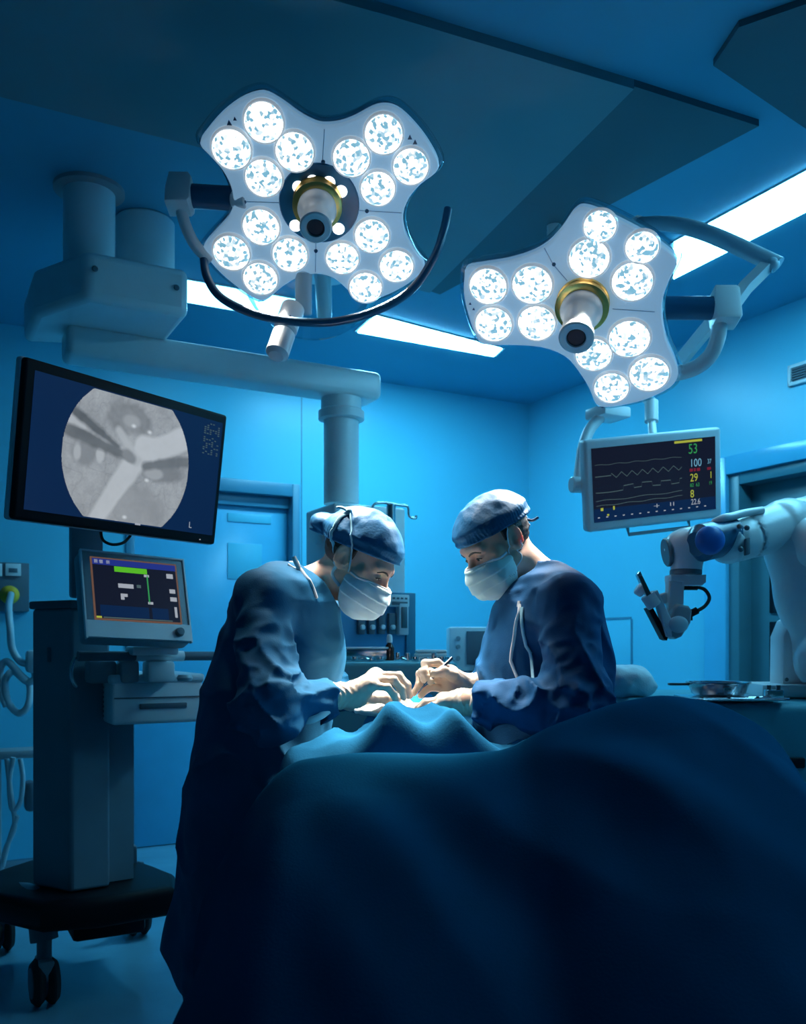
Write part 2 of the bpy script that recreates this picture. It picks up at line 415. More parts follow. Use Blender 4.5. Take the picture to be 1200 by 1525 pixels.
# ------------------------------------------------------------------ the room shell
V_ = -W
def wall_frame(o, along, inward): return frame(o, along, -inward, Z)   # x along, y into the wall, z up
def wall_pieces(o, along, inward, L, holes, T=0.12):
    mb = MB(); fr = wall_frame(o, along, inward); x = 0.0
    def bx(x0, x1, z0, z1):
        if x1-x0 > 1e-3 and z1-z0 > 1e-3:
            mb.box(fr @ Matrix.Translation(((x0+x1)/2, T/2, (z0+z1)/2)), (x1-x0, T, z1-z0))
    for (a, b, top) in holes:
        bx(x, a, 0, ROOM_H); bx(a, b, top, ROOM_H); x = b
    bx(x, L, 0, ROOM_H); return mb
def sb(px): return (CORNER-on_back(px, 900)).dot(U)
def sr(px): return (on_right(px, 900)-CORNER).dot(V_)
# floor and ceiling slabs (room aligned, 8 m x 9 m)
fc = CORNER - U*3.6 + V_*4.3
structure(MB().box(room(fc - Z*0.05), (7.6, 9.0, 0.1)).build('floor', 'floor', smooth=False))
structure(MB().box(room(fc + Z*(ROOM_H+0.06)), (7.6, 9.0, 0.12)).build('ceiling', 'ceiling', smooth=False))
d1a, d1b, d1t = sb(446), sb(187), on_back(446, 722).z
structure(wall_pieces(CORNER, -U, -W, 7.2, [(d1a, d1b, d1t)]).build('wall_back', 'wall', smooth=False))
d2a, d2t = sr(1085), on_right(1085, 708).z; d2b = d2a+1.5
structure(wall_pieces(CORNER, V_, -U, 8.6, [(d2a, d2b, d2t)]).build('wall_right', 'wall', smooth=False))
# left rear door
fr = wall_frame(CORNER, -U, -W)
def wb(mb, f_, x0, x1, y0, y1, z0, z1, bev=0.0):
    return mb.box(f_ @ Matrix.Translation(((x0+x1)/2, (y0+y1)/2, (z0+z1)/2)), (x1-x0, y1-y0, z1-z0), bev)
mb = MB(); wb(mb, fr, d1a, d1a+0.05, -0.012, 0.12, 0, d1t, .004); wb(mb, fr, d1b-0.05, d1b, -0.012, 0.12, 0, d1t, .004)
wb(mb, fr, d1a+.05, d1b-.05, -0.012, 0.12, d1t-0.08, d1t, .004); wb(mb, fr, d1a+.05, d1b-.05, 0.05, 0.12, d1t-0.15, d1t-.08, .004)
door1 = tag(structure(wb(MB(), fr, d1a+.05, d1b-.05, 0.085, 0.12, 0.006, d1t-.15, .003).build('door_1', 'leaf')), 'blue door in the rear wall between the large display and the pendant', 'door')
mb.build('door_frame', 'frame', door1)
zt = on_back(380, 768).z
wb(MB(), fr, d1a+.16, sb(345), 0.078, 0.0845, zt-.035, zt+.018, .002).build('reflection_strip', 'wall', door1)  # light reflected on the leaf, built as a paler raised strip
wb(MB(), fr, d1a+.22, sb(345), 0.079, 0.0845, on_back(380,862).z, on_back(380,808).z, .002).build('reflection_patch', 'wall', door1)  # window reflection on the leaf, built as a paler patch
# right wall door, running out of the frame
fr2 = frame(CORNER, V_, U, Z)
mb = MB(); wb(mb, fr2, sr(1053), d2a, -0.025, 0.0, 0, d2t+.10, .004); wb(mb, fr2, d2a, d2b, -0.025, 0.0, d2t, d2t+.10, .004)
wb(mb, fr2, d2b, d2b+.1, -0.025, 0, 0, d2t+.1, .004)
door2 = tag(structure(wb(MB(), fr2, d2a, d2b, 0.10, 0.145, 0.006, d2t, .003).build('door_2', 'dleaf')), 'dark door with black glass panes behind the robot arm', 'door')
mb.build('door_casing', 'leaf', door2)
mb = MB(); wb(mb, fr2, d2a, d2a+.07, 0.0, 0.0995, 0, d2t, .003); wb(mb, fr2, d2a+.07, d2b, 0.0, 0.0995, d2t-.06, d2t, .003); mb.build('door_jamb', 'dleaf', door2)
x0 = sr(1128)
for (a, b) in ((on_right(1150,912).z, on_right(1150,790).z), (on_right(1150,1080).z, on_right(1150,925).z)):
    wb(MB(), fr2, x0, d2b-.18, 0.088, 0.0995, a, b, .004).build('glass_pane', 'darkglass', door2)
# baseboards, panel seams, access hatch, air vent
mb = MB(); wb(mb, fr, 0, d1a, -0.012, 0, 0, 0.03); wb(mb, fr, d1b, 7.2, -0.012, 0, 0, .03); structure(mb.build('baseboard_back', 'frame', smooth=False))
mb = MB(); wb(mb, fr2, 0, d2a-.2, -0.012, 0, 0, 0.03); structure(mb.build('baseboard_right', 'frame', smooth=False))
for i, px in enumerate((449,)):
    s = sb(px); structure(wb(MB(), fr, s-.003, s+.003, -0.003, 0.001, 0.03, ROOM_H).build('trim_%d' % (i+1), 'frame', smooth=False))
mb = MB(); s0, s1 = sr(870), sr(940); z0, z1 = on_right(940, 1045).z, on_right(940, 922).z
wb(mb, fr2, s0, s1, -0.004, 0.0, z0, z1, .001)
hatch = tag(structure(mb.build('trim_2', 'wall')), 'flush access hatch low on the right wall')
mb = MB()
for a in ((s0, s1, z1, z1+.014), (s0, s1, z0-.014, z0), (s0-.012, s0, z0, z1), (s1, s1+.012, z0, z1)): wb(mb, fr2, a[0], a[1], -.007, 0, a[2], a[3])
mb.build('hatch_edge', 'frame', hatch)
vent = thing('air_vent', 'small white framed air vent high on the right wall', 'vent', on_right(1195, 560))
s0, s1 = sr(1176), sr(1176)+.34; za, zb = on_right(1176, 577).z, on_right(1176, 546).z
mb = MB(); 
for a in ((s0,s1,zb-.018,zb),(s0,s1,za,za+.018),(s0,s0+.018,za,zb),(s1-.018,s1,za,zb)): wb(mb, fr2, a[0],a[1],-.02,0.0,a[2],a[3],.003)
mb.build('vent_frame', 'offwhite', vent)
mb = MB(); wb(mb, fr2, s0+.018, s1-.018, -.006, -.001, za+.018, zb-.018)
for k in range(5):
    zz = za+.03+k*(zb-za-.05)/4.5; wb(mb, fr2, s0+.018, s1-.018, -.014, -.005, zz, zz+.006)
mb.build('vent_slats', 'dgrey', vent)
# ceiling relief: grey laminar-flow panel, a darker wedge on its right and a dark grille panel at the right
def ceil_prism(name, pix, m, drop, kind='structure'):
    pts = [on_ceil(*p) for p in pix]
    o = MB().prism([(p.x, p.y) for p in pts], Matrix.Identity(4), ROOM_H-drop, ROOM_H+.001).build(name, m, smooth=False)
    return structure(o)
ceil_prism('ceiling_panel', [(-900,-95), (-300,-240), (590,10), (944,118), (640,427), (470,386), (560,286), (303,208), (0,130)], 'ceil_panel', 0.03)
ceil_prism('ceiling_panel', [(944,118), (1130,178), (655,432), (640,427)], 'ceil_dark', 0.022)  # darker wedge, set slightly shallower than the grey panel
ceil_prism('ceiling_panel', [(1100,30), (1062,88), (1210,190), (1500,120), (1300,-40)], 'ceil_dark', 0.02)
# recessed strip lights in the ceiling
def strip(pix, label, m='strip', run=0):
    pts = [on_ceil(*p) for p in pix]; pts[1] += V_*run; pts[2] += V_*run; c = sum(pts, Vector())/4
    t = thing('ceiling_light', label, 'ceiling light', c, 'ceiling strip lights')
    MB().prism([(p.x, p.y) for p in pts], Matrix.Identity(4), ROOM_H-.012, ROOM_H-.001).build('diffuser', m, t, smooth=False)
    big = [c+(p-c)*1.0+(p-c).normalized()*.02 for p in pts]
    MB().prism([(p.x, p.y) for p in big], Matrix.Identity(4), ROOM_H-.008, ROOM_H).build('frame', 'offwhite', t, smooth=False)
strip([(533,492), (735,528), (747,517), (560,468)], 'white ceiling strip light between the two surgical lamps')
strip([(262,444), (425,472), (447,445), (262,412)], 'white ceiling strip light behind the rim of the larger lamp', 'strip_dim')
strip([(1003,412), (1230,282), (1225,233), (1003,358)], 'white ceiling strip light running past the smaller lamp to the right edge', 'strip_mid', 1.8)  # last argument adds an unseen length toward the camera as front fill
# only these three strips are built; the open sides let in world light
# ------------------------------------------------------------------ surgical lamps
def lamp_spot(parent, C, aim, power, name):
    l = bpy.data.lights.new(name, 'SPOT'); l.energy = power; l.color = SPOT_COL; l.spot_size = math.radians(31); l.spot_blend = 0.7
    l.shadow_soft_size = 0.07
    o = bpy.data.objects.new(name, l); COL.objects.link(o)
    o.location = C; o.rotation_euler = (aim-C).to_track_quat('-Z', 'Y').to_euler()
    o.parent = parent; o.matrix_parent_inverse = world_of(parent).inverted()
def smooth_loop(pts, k=3):
    n = len(pts); out = []
    for i in range(n):
        a, b, c, d = [Vector(pts[(i+j) % n]) for j in (-1,0,1,2)]
        for j in range(k):
            t = j/k; out.append(0.5*((2*b)+(c-a)*t+(2*a-5*b+4*c-d)*t*t+(3*b-a-3*c+d)*t**3))
    return out
def lamp(label, C, n, outline, pods, centre, ringc, ring_r, handle_len, leds, marks, screws, mount, seams, disc_r, rim_k=1.035):
    n = n.normalized(); fr = axis_frame(C, n)            # z = towards the patient
    inv = fr.inverted()
    def loc(px, py): v = inv @ hit(px, py, C, n); return Vector((v.x, v.y))
    k_ = C.y/F
    t = thing('surgical_lamp', label, 'surgical lamp', mount)
    ol = smooth_loop([loc(*p) for p in outline]); cc = loc(*centre)
    # translucent face plate with a raised edge
    MB().prism(ol, fr, -0.035, 0.0, 0.008, 3).build('face_plate', 'plate', t, angle=30)
    def loops(name, m, sets, cap):
        mb = MB()
        def fn(b):
            L = [[b.verts.new((cc.x+(p.x-cc.x)*k, cc.y+(p.y-cc.y)*k, z)) for p in ol] for k, z in sets]
            for A, B in zip(L, L[1:]):
                for i in range(len(A)): b.faces.new((A[i], A[(i+1)%len(A)], B[(i+1)%len(A)], B[i]))
            if cap: b.faces.new(L[-1])
            bmesh.ops.recalc_face_normals(b, faces=list(b.faces)); b.transform(fr)
        mb._new(fn); return mb.build(name, m, t, angle=50)
    loops('clear_flange', 'clear', ((1.0,-.010),(rim_k,-.016),(rim_k+.012,-.035),(rim_k,-.050),(.985,-.054)), False)
    loops('shell', 'rim', ((.985,-.034),(.975,-.060),(.93,-.092),(.86,-.105)), True)
    for (px, py, r) in pods:
        p = loc(px, py); f_ = fr @ Matrix.Translation((p.x, p.y, 0))
        R = r*k_*1.06
        prof = [(R*math.cos(a), 0.004+0.020*math.sin(a)) for a in np.linspace(0, math.pi/2, 6)]; prof[-1] = (0, .024)
        ln = MB().lathe(prof, f_, 20).build('lens', 'lens', t, smooth=False)
        MB().lathe([(R*1.00,.0005),(R*1.00,.010),(R*1.07,.011),(R*1.12,.006),(R*1.13,.0005)], f_, 28).build('lens_ring', 'ring', ln)
    cr = loc(*ringc); fcn = fr @ Matrix.Translation((cr.x, cr.y, 0))
    if disc_r:
        MB().lathe([(0,.003),(disc_r*k_,.003),(disc_r*k_+.003,.0)], fr @ Matrix.Translation((cc.x,cc.y,0)), 48).build('centre_disc', 'disc', t)
    for (px, py, r) in leds:
        p = loc(px, py); MB().lathe([(0,.009),(r*k_*.8,.008),(r*k_,.003)], fr @ Matrix.Translation((p.x,p.y,0)), 20).build('small_led', 'led', t)
    R = ring_r*k_
    MB().lathe([(R*.8,.003),(R*1.04,.003),(R*1.04,.012),(R*1.0,.016),(R*1.0,.026),(R*1.04,.028),(R*1.04,.036),(R*.85,.040),(0,.040)], fcn, 48).build('brass_collar', 'gold', t)
    h = handle_len
    hd = MB().lathe([(R*.80,.040),(R*.82,.055),(R*.70,.075),(R*.62,.085),(R*.58,h-.03),(R*.66,h-.02),(R*.66,h-.004),(R*.6,h),(R*.38,h),(R*.36,h-.006),(0,h-.006)], fcn, 40).build('handle', 'white', t)
    MB().lathe([(R*.355,h-.005),(R*.34,h-.003),(R*.30,h-.0052),(0,h-.0052)], fcn, 32).build('handle_bore', 'blackhole', hd)
    for a, b in seams:
        p, q = loc(*a), loc(*b); d = (q-p); L = d.length; ang = math.atan2(d.y, d.x); m_ = (p+q)/2
        MB().box(fr @ Matrix.Translation((m_.x, m_.y, .0004)) @ Matrix.Rotation(ang, 4, 'Z'), (L, .0022, .0016)).build('plate_seam', 'rim', t, smooth=False)
    for (px, py) in screws:
        p = loc(px, py); MB().lathe([(0,.004),(.005,.003),(.006,.0)], fr @ Matrix.Translation((p.x,p.y,0)), 12).build('screw', 'navy', t)
    for (px, py, s) in marks:
        p = loc(px, py)
        MB().prism([(0,.008*s),(-.007*s,-.006*s),(.007*s,-.006*s)], fr @ Matrix.Translation((p.x,p.y,0)), .0005, .0015).build('mark', 'navy', t, smooth=False)
    return t, fr, loc
C1 = P(470, 298, 2.57); n1 = Vector((.02, -.62, -.80))
z1 = lambda x, y: (230+x/2.6087, 110+y/2.6087)
O1 = [(176,275),(205,225),(262,160),(330,108),(395,82),(440,84),(500,118),(560,162),(610,190),(655,203),(720,197),(780,175),(845,140),(895,129),(945,142),(1000,188),(1060,262),(1104,345),(1092,388),(1035,432),(990,485),(966,550),(976,625),(1012,690),(1050,745),(1010,800),(940,845),(860,878),(795,884),(745,838),(700,800),(655,783),(610,781),(555,795),(500,828),(430,882),(375,868),(300,815),(235,755),(190,692),(205,655),(255,600),(292,555),(305,500),(296,440),(262,375),(215,322)]
pods1 = [(425,183,66),(300,288,67),(545,298,66),(425,400,65),(890,230,65),(765,322,64),(995,355,62),(868,441,61),(415,590,67),(300,690,68),(527,698,66),(412,790,66),(845,625,64),(730,712,62),(940,742,64),(820,825,63)]
mount1 = Vector((-.36, 4.15, ROOM_H))
lamp1, fr1, loc1 = lamp('large four-lobed surgical lamp with sixteen round lenses', C1, n1, [z1(*p) for p in O1], [(*z1(x,y), r/2.6087) for x,y,r in pods1], z1(640,505), z1(634,492), 92/2.6087, 0.155,
    [(*z1(x,y), 24/2.6087) for x,y in ((560,438),(615,415),(678,420),(725,455),(548,588),(715,600))],
    [(*z1(290,190),1.0),(*z1(312,174),.7),(*z1(992,246),.9),(*z1(1012,265),.9)], [z1(655,342),z1(825,533),z1(349,498),z1(627,688)], mount1,
    [(z1(660,215),z1(652,345)),(z1(350,496),z1(488,500)),(z1(795,530),z1(960,540)),(z1(627,640),z1(625,770))], 152/2.6087)
def Q(px, py, Y): return P(px, py, Y)
Yb = 2.62
MB().cyl(Q(284,292,Yb), Q(352,296,Yb-.01), 17*Yb/F, bev=.002).build('pivot_sleeve', 'navy', lamp1)
MB().cyl(Q(346,297,Yb-.03), Q(368,298,Yb-.04), 12*Yb/F, bev=.004).build('pivot_socket', 'white', lamp1)
MB().prism([(-.038,-.005),(-.030,.046),(.026,.046),(.036,.030),(.036,-.042),(.028,-.052),(-.036,-.052)], frame(Q(269,288,Yb), Vector((1,0,0)), Vector((0,.25,.97)).normalized(), Vector((0,-.97,.25)).normalized()), -.036, .036, .006).build('pivot_block', 'white', lamp1)
MB().tube([Q(268,305,Yb),Q(276,335,Yb+.02),Q(290,364,Yb+.05),Q(312,388,Yb+.09)], .017).build('yoke_arm', 'white', lamp1)
MB().tube([Q(303,378,Yb+.08),Q(308,412,Yb+.06),Q(330,444,Yb+.04),Q(380,468,Yb+.02),Q(440,479,Yb),Q(500,479,Yb),Q(560,463,Yb),Q(612,432,Yb+.02),Q(645,385,Yb+.03),Q(660,345,Yb+.04),Q(667,311,Yb+.05)], .0125, smooth=8).build('yoke_rail', 'navy', lamp1)
hd = MB().cyl(Q(411,531,2.66), Q(424,493,2.70), .0345, bev=.012).cyl(Q(424,493,2.70), Q(437,457,2.74), .0355, bev=.006).build('side_handle', 'offwhite', lamp1)
MB().cyl(Q(433,474,2.68)-Vector((0,.02,0)), Q(433,474,2.68)-Vector((0,.006,0)), .003).build('handle_screw', 'dgrey', hd)
# clear bowl behind the plate and the arm that carries the head from the ceiling
cb = fr1 @ Matrix.Translation((0, 0, -.10))
prof = [(.20,0.0),(.235,-.06),(.215,-.11),(.14,-.155),(.0,-.17)]
bo = hit(462, 430, C1-n1.normalized()*.12, n1.normalized())
MB().lathe([(r*.95, z) for r, z in prof], axis_frame(bo, n1), 40).build('clear_cover', 'clear', lamp1)
MB().cyl(Q(452,405,2.76), Q(452,470,2.80), .026, bev=.004).build('inner_spindle', 'rim', lamp1)
MB().tube([C1-n1.normalized()*.09, C1-n1.normalized()*.22+Vector((0,.05,.02)), Q(470,282,3.3), Q(470,285,4.0), mount1-Z*.25, mount1-Z*.02], .032, smooth=6).build('suspension_arm', 'white', lamp1)
MB().lathe([(0,0),(.10,0),(.12,-.02),(.12,-.05),(0,-.05)], Matrix.Translation(mount1), 36).build('ceiling_mount', 'white', lamp1)
for q in ((-.17,.17),(.17,.17),(-.17,-.17),(.17,-.17)):
    lamp_spot(lamp1, fr1 @ Vector((*q,.06)), Vector((.01+q[0]*.15, 2.17, 1.05)), SPOT_POWER[0], 'surgical_lamp_beam')

C2 = P(855, 450, 2.72); n2 = Vector((-.22, -.62, -.75))
z2 = lambda x, y: (670+x/2.2642, 270+y/2.2642)
O2 = [(47,330),(55,296),(110,285),(190,272),(265,250),(325,218),(375,165),(415,108),(450,90),(520,112),(600,150),(680,195),(752,250),(764,285),(742,330),(718,395),(715,455),(728,535),(755,600),(768,655),(742,698),(660,738),(580,758),(520,764),(490,752),(468,700),(430,640),(385,592),(305,562),(200,555),(112,553),(82,515),(60,450),(46,385)]
pods2 = [(506,148,47),(648,218,48),(470,256,60),(615,334,61),(130,350,59),(278,345,62),(148,478,60),(293,474,60),(605,527,64),(485,580,58),(672,645,63),(545,692,57)]
mount2 = Vector((.62, 4.2, ROOM_H))
lamp2, fr2l, loc2 = lamp('smaller three-lobed surgical lamp with twelve round lenses above the patient monitor', C2, n2, [z2(*p) for p in O2], [(*z2(x,y), r/2.2642) for x,y,r in pods2], z2(440,420), z2(448,408), 86/2.2642, 0.20,
    [], [(*z2(68,412),.6),(*z2(80,430),.6)], [z2(350,280)], mount2, [(z2(318,225),z2(345,275)),(z2(352,285),z2(395,335)),(z2(548,430),z2(690,440))], 0)
Yc = 2.80
MB().cyl(Q(984,459,Yc), Q(1062,459,Yc), 17*Yc/F, bev=.002).build('pivot_sleeve', 'navy', lamp2)
MB().prism([(-.040,.0),(-.030,.055),(.034,.055),(.044,.045),(.044,-.05),(.036,-.060),(-.036,-.060)], frame(Q(1077,457,Yc), Vector((1,0,0)), Vector((0,.25,.97)).normalized(), Vector((0,-.97,.25)).normalized()), -.036, .036, .006).build('pivot_block', 'white', lamp2)
MB().tube([Q(1071,478,Yc),Q(1069,502,Yc),Q(1057,530,Yc+.02),Q(1032,549,Yc+.05),Q(990,560,Yc+.08)], .024, smooth=8).build('yoke_arm', 'white', lamp2)
MB().tube([Q(1090,455,Yc),Q(1110,428,Yc+.02),Q(1140,398,Yc+.04)], .024, smooth=0, n=4).build('link_arm', 'white', lamp2)
MB().tube([Q(1158,395,Yc+.03),Q(1060,350,Yc+.16),Q(1000,334,Yc+.26),Q(950,334,Yc+.36)], .030, smooth=6, ry=.018).build('spring_arm', 'rim', lamp2)
MB().ball(Q(1150,394,Yc+.035), .022).build('arm_joint', 'rim', lamp2)
MB().tube([Q(1062,478,Yc+.10),Q(1015,535,Yc+.22)], .026, smooth=0, n=4).build('diagonal_brace', 'white', lamp2)
MB().tube([Q(950,334,Yc+.36), Q(905,370,3.5), Q(870,400,3.95), mount2-Z*.22, mount2-Z*.02], .03, smooth=6).build('suspension_arm', 'white', lamp2)
MB().lathe([(0,0),(.10,0),(.12,-.02),(.12,-.05),(0,-.05)], Matrix.Translation(mount2), 36).build('ceiling_mount', 'white', lamp2)
for q in ((600,350),(745,450),(950,560)):
    q_ = loc2(*((905,375),(765,452),(930,540))[((600,350),(745,450),(950,560)).index(q)]); lamp_spot(lamp2, fr2l @ Vector((q_.x,q_.y,.06)), Vector((.03, 2.17, 1.08)), SPOT_POWER[1], 'surgical_lamp_beam')

# ------------------------------------------------------------------ ceiling pendant, left
pend = thing('equipment_pendant', 'white ceiling pendant arm carrying the equipment head behind the surgeon', 'pendant', on_ceil(133, 235))
ca = P(133, 236, 3.46); 
MB().cyl((ca.x, ca.y, ROOM_H), (ca.x, ca.y, 2.5), .095, bev=.004, n=40).build('column', 'white', pend)
f_, s_ = rbox(100, 128, 282, 372, 436, 3.25)
A_ = P(128, 400, 3.25); B_ = A_ + U*s_[0]; D_ = P(50, 400, 3.42)
zt_, zb_ = P(128, 370, 3.25).z, P(128, 440, 3.25).z-.012
hb = MB().prism([(p.x, p.y) for p in (A_, B_, B_+W*.42, D_+W*.35, D_)], Matrix.Identity(4), zb_, zt_).build('arm_housing', 'white', pend)
bv = hb.modifiers.new('soft_edges', 'BEVEL'); bv.width = .03; bv.segments = 3; bv.limit_method = 'ANGLE'
for dx, z_ in ((.03, .62), (s_[0]-.05, .55)):
    p = A_ + U*dx + V_*.001; p.z = zb_+(zt_-zb_)*z_; MB().cyl(p, p+V_*.008, .011, bev=.003).build('housing_screw', 'dgrey', hb)
f2, s2 = rbox(92, 100, 570, 484, 521, 3.50)
bl = f2 @ Vector((-s2[0]/2, 0, 0)); bw = .17
MB().box(room(f2 @ Vector((0, -s2[1]/2+bw/2, 0))), (s2[0], bw, s2[2]+.03), .03, 4).build('swing_arm', 'white', pend)
pv = bl + U*.22 + W*(-s2[1]/2+bw/2) + Z*.06
MB().cyl(pv, Vector((pv.x, pv.y, 2.50)), .075, bev=.01, n=40).build('arm_bearing', 'grey', pend)
pe = (f2 @ Vector((s2[0]/2, -s2[1]/2+bw/2, 0))) - U*.17
zb = pe.z-(s2[2]+.03)/2
MB().lathe([(0,0),(.092,0),(.092,-.05),(.105,-.06),(.105,-.095),(.085,-.10),(0,-.10)], Matrix.Translation((pe.x,pe.y,zb)), 40).build('collar', 'white', pend)
hz = P(520, 748, pe.y).z
MB().cyl((pe.x,pe.y,zb-.09), (pe.x,pe.y,hz-.01), .080, n=40).build('drop_tube', 'white', pend)
f3, s3 = rbox(455, 497, 604, 748, 985, pe.y-.26)
dep = s3[1]
hdm = MB().box(f3, s3, .012, 3).build('service_head', 'white', pend)
zl0 = P(497, 962, pe.y-.26).z; zl1 = P(497, 884, pe.y-.26).z
f4, s4 = rbox(500, 503, 617, 880, 990, pe.y-.33)
rk = MB().box(room(f4.translation + W*.10 - W*s4[1]/2), (s4[0], .20, s4[2]), .006).build('gas_rack', 'bluepanel', pend)
ff = room(f4.translation - W*s4[1]/2)          # rack front plane
hx, hzz = s4[0]/2, s4[2]/2
mb = MB(); wb(mb, ff, hx-.045, hx, -.012, .001, -hzz, hzz, .003); wb(mb, ff, -hx, hx-.045, -.012, .001, hzz-.03, hzz, .003); mb.build('rack_edge', 'frame', rk)
def on_front(px, py): return hit(px, py, ff.translation, W)
for px in (536, 551, 566, 581):
    a = ff.inverted() @ on_front(px, 929)
    so = wb(MB(), ff, a.x-.016, a.x+.016, -.02, .001, a.z-.045, a.z+.045, .004).build('outlet_socket', 'dgrey', rk)
    MB().cyl(ff @ Vector((a.x, -.019, a.z-.015)), ff @ Vector((a.x, -.034, a.z-.015)), .011, bev=.003).build('socket_button', 'white', so)
a = ff.inverted() @ on_front(590, 895); 
mt = wb(MB(), ff, a.x-.05, a.x+.05, -.03, .001, a.z-.026, a.z+.026, .004).build('flow_display', 'white', rk)
wb(MB(), ff, a.x-.038, a.x+.038, -.034, -.028, a.z-.018, a.z-.004, .001).build('display_window', 'dgrey', mt)
for k in range(4): wb(MB(), ff, a.x-.034+k*.02, a.x-.022+k*.02, -.032, -.028, a.z+.006, a.z+.014).build('display_digit', 'dgrey', mt, smooth=False)
a = ff.inverted() @ on_front(596, 922)
fm = wb(MB(), ff, a.x-.024, a.x+.024, -.035, .001, a.z-.07, a.z+.07, .006).build('flow_meter', 'offwhite', rk)
wb(MB(), ff, a.x-.014, a.x+.014, -.040, -.03, a.z-.04, a.z+.052, .002).build('meter_tube', 'dsteel', fm)
# side sockets, blue bracket and the infusion hook bar on the service head
fs = frame(f3.translation - U*s3[0]/2, W, U, Z)
for k, dz in enumerate((.30, .16, .02)):
    p = fs @ Vector((-.02, 0, s3[2]/2-.12-k*.17)); MB().box(frame(p, W, U, Z), (.09, .03, .10), .012).build('side_socket', 'offwhite', pend)
hk = P(582, 765, pe.y-.24)
mb = MB().cyl(hk-Z*.10, hk+Z*.04, .020, bev=.004)
mb.build('hook_post', 'steel', pend)
mb = MB().tube([hk+Z*.03-U*.09-Z*.03, hk+Z*.035-U*.08, hk+Z*.045-U*.02, hk+Z*.04+U*.04, hk+Z*.04+U*.07, hk+Z*.03+U*.085, hk-Z*.005+U*.09, hk-Z*.012+U*.12, hk+U*.125], .006)
mb.build('hook_bar', 'steel', pend)
br = f3 @ Vector((-s3[0]/2+.07, -s3[1]/2-.006, s3[2]/2-.07))
MB().box(room(br), (.16, .012, .012), .002).box(room(br+U*.03-Z*.09) @ Matrix.Rotation(.16, 4, 'Y'), (.04, .014, .19), .003).build('cable_bracket', 'bluepanel', pend)
# second, shorter drum of the same mount
c2 = P(216, 330, 3.72)
MB().cyl((c2.x,c2.y,ROOM_H), (c2.x,c2.y,2.56), .118, bev=.01, n=40).build('drum', 'white', pend)
MB().lathe([(0,0),(.13,0),(.13,-.015),(.118,-.02),(0,-.02)], Matrix.Translation((ca.x,ca.y,ROOM_H)), 40).build('ceiling_flange', 'grey', pend)
# ------------------------------------------------------------------ left: display, ventilator cart, wall outlet
def screen_grid(fr, x0, x1, z0, z1, y, fn, nx, name, parent):
    xs = np.linspace(x0, x1, nx+1); nz = max(2, int(nx*(z1-z0)/(x1-x0))); zs = np.linspace(z0, z1, nz+1)
    XX, ZZ = np.meshgrid(xs, zs, indexing='ij')
    R = np.array(fr); v = np.stack([XX.ravel(), np.full(XX.size, y), ZZ.ravel()], 1)@R[:3,:3].T + R[:3,3]
    I = np.arange((nx+1)*(nz+1)).reshape(nx+1, nz+1)
    q = np.stack([I[:-1,:-1].ravel(), I[1:,:-1].ravel(), I[1:,1:].ravel(), I[:-1,1:].ravel()], 1)
    cx = (XX.ravel(), ZZ.ravel()); keep, colr = fn(*cx)
    ok = keep[q].all(1); q = q[ok]; used = np.unique(q); mp = np.zeros(len(v), int); mp[used] = np.arange(len(used))
    me = np_mesh(name, v[used], mp[q])
    at = me.attributes.new('picture', 'FLOAT_COLOR', 'POINT'); c4 = np.ones((len(used), 4), np.float32); c4[:, :3] = colr[used]
    at.data.foreach_set('color', c4.ravel()); return link_mesh(name, me, 'scr_img', parent)
def text(s, fr, x, z, size, m, parent, name='readout', sx=1.0):
    cu = bpy.data.curves.new('t', 'FONT'); cu.body = s; cu.size = size; cu.align_x = 'LEFT'
    o = bpy.data.objects.new('t', cu); COL.objects.link(o); bpy.context.view_layer.update()
    me = bpy.data.meshes.new_from_object(o.evaluated_get(bpy.context.evaluated_depsgraph_get()))
    bpy.data.objects.remove(o); bpy.data.curves.remove(cu)
    T = fr @ Matrix.Translation((x, -.0036, z)) @ Matrix.Rotation(math.pi/2, 4, 'X') @ Matrix.Diagonal((sx,1,1,1))
    me.transform(T); return link_mesh(name, me, m, parent)
dfr, dw, dh = quad_frame((44,532), (343,620), (317,811), (13,772), 2.75)
disp = thing('surgical_display', 'large black-framed display showing a round grey endoscope picture', 'display', dfr.translation)
MB().box(dfr @ Matrix.Translation((0, .022, 0)), (dw, .044, dh), .010, 3).build('housing', 'black', disp)
MB().box(dfr @ Matrix.Translation((0, .030, 0)), (dw+.006, .03, dh+.006), .010, 3).build('rim', 'offwhite', disp)
bz = .030
scn = MB().slab(dfr, -dw/2+bz, dw/2-bz*.7, -dh/2+bz, dh/2-bz, -.0015, .002).build('screen', 'scr_navy', disp, smooth=False)
ecx = -.012; er = .235; hz_ = dh/2-bz-.002
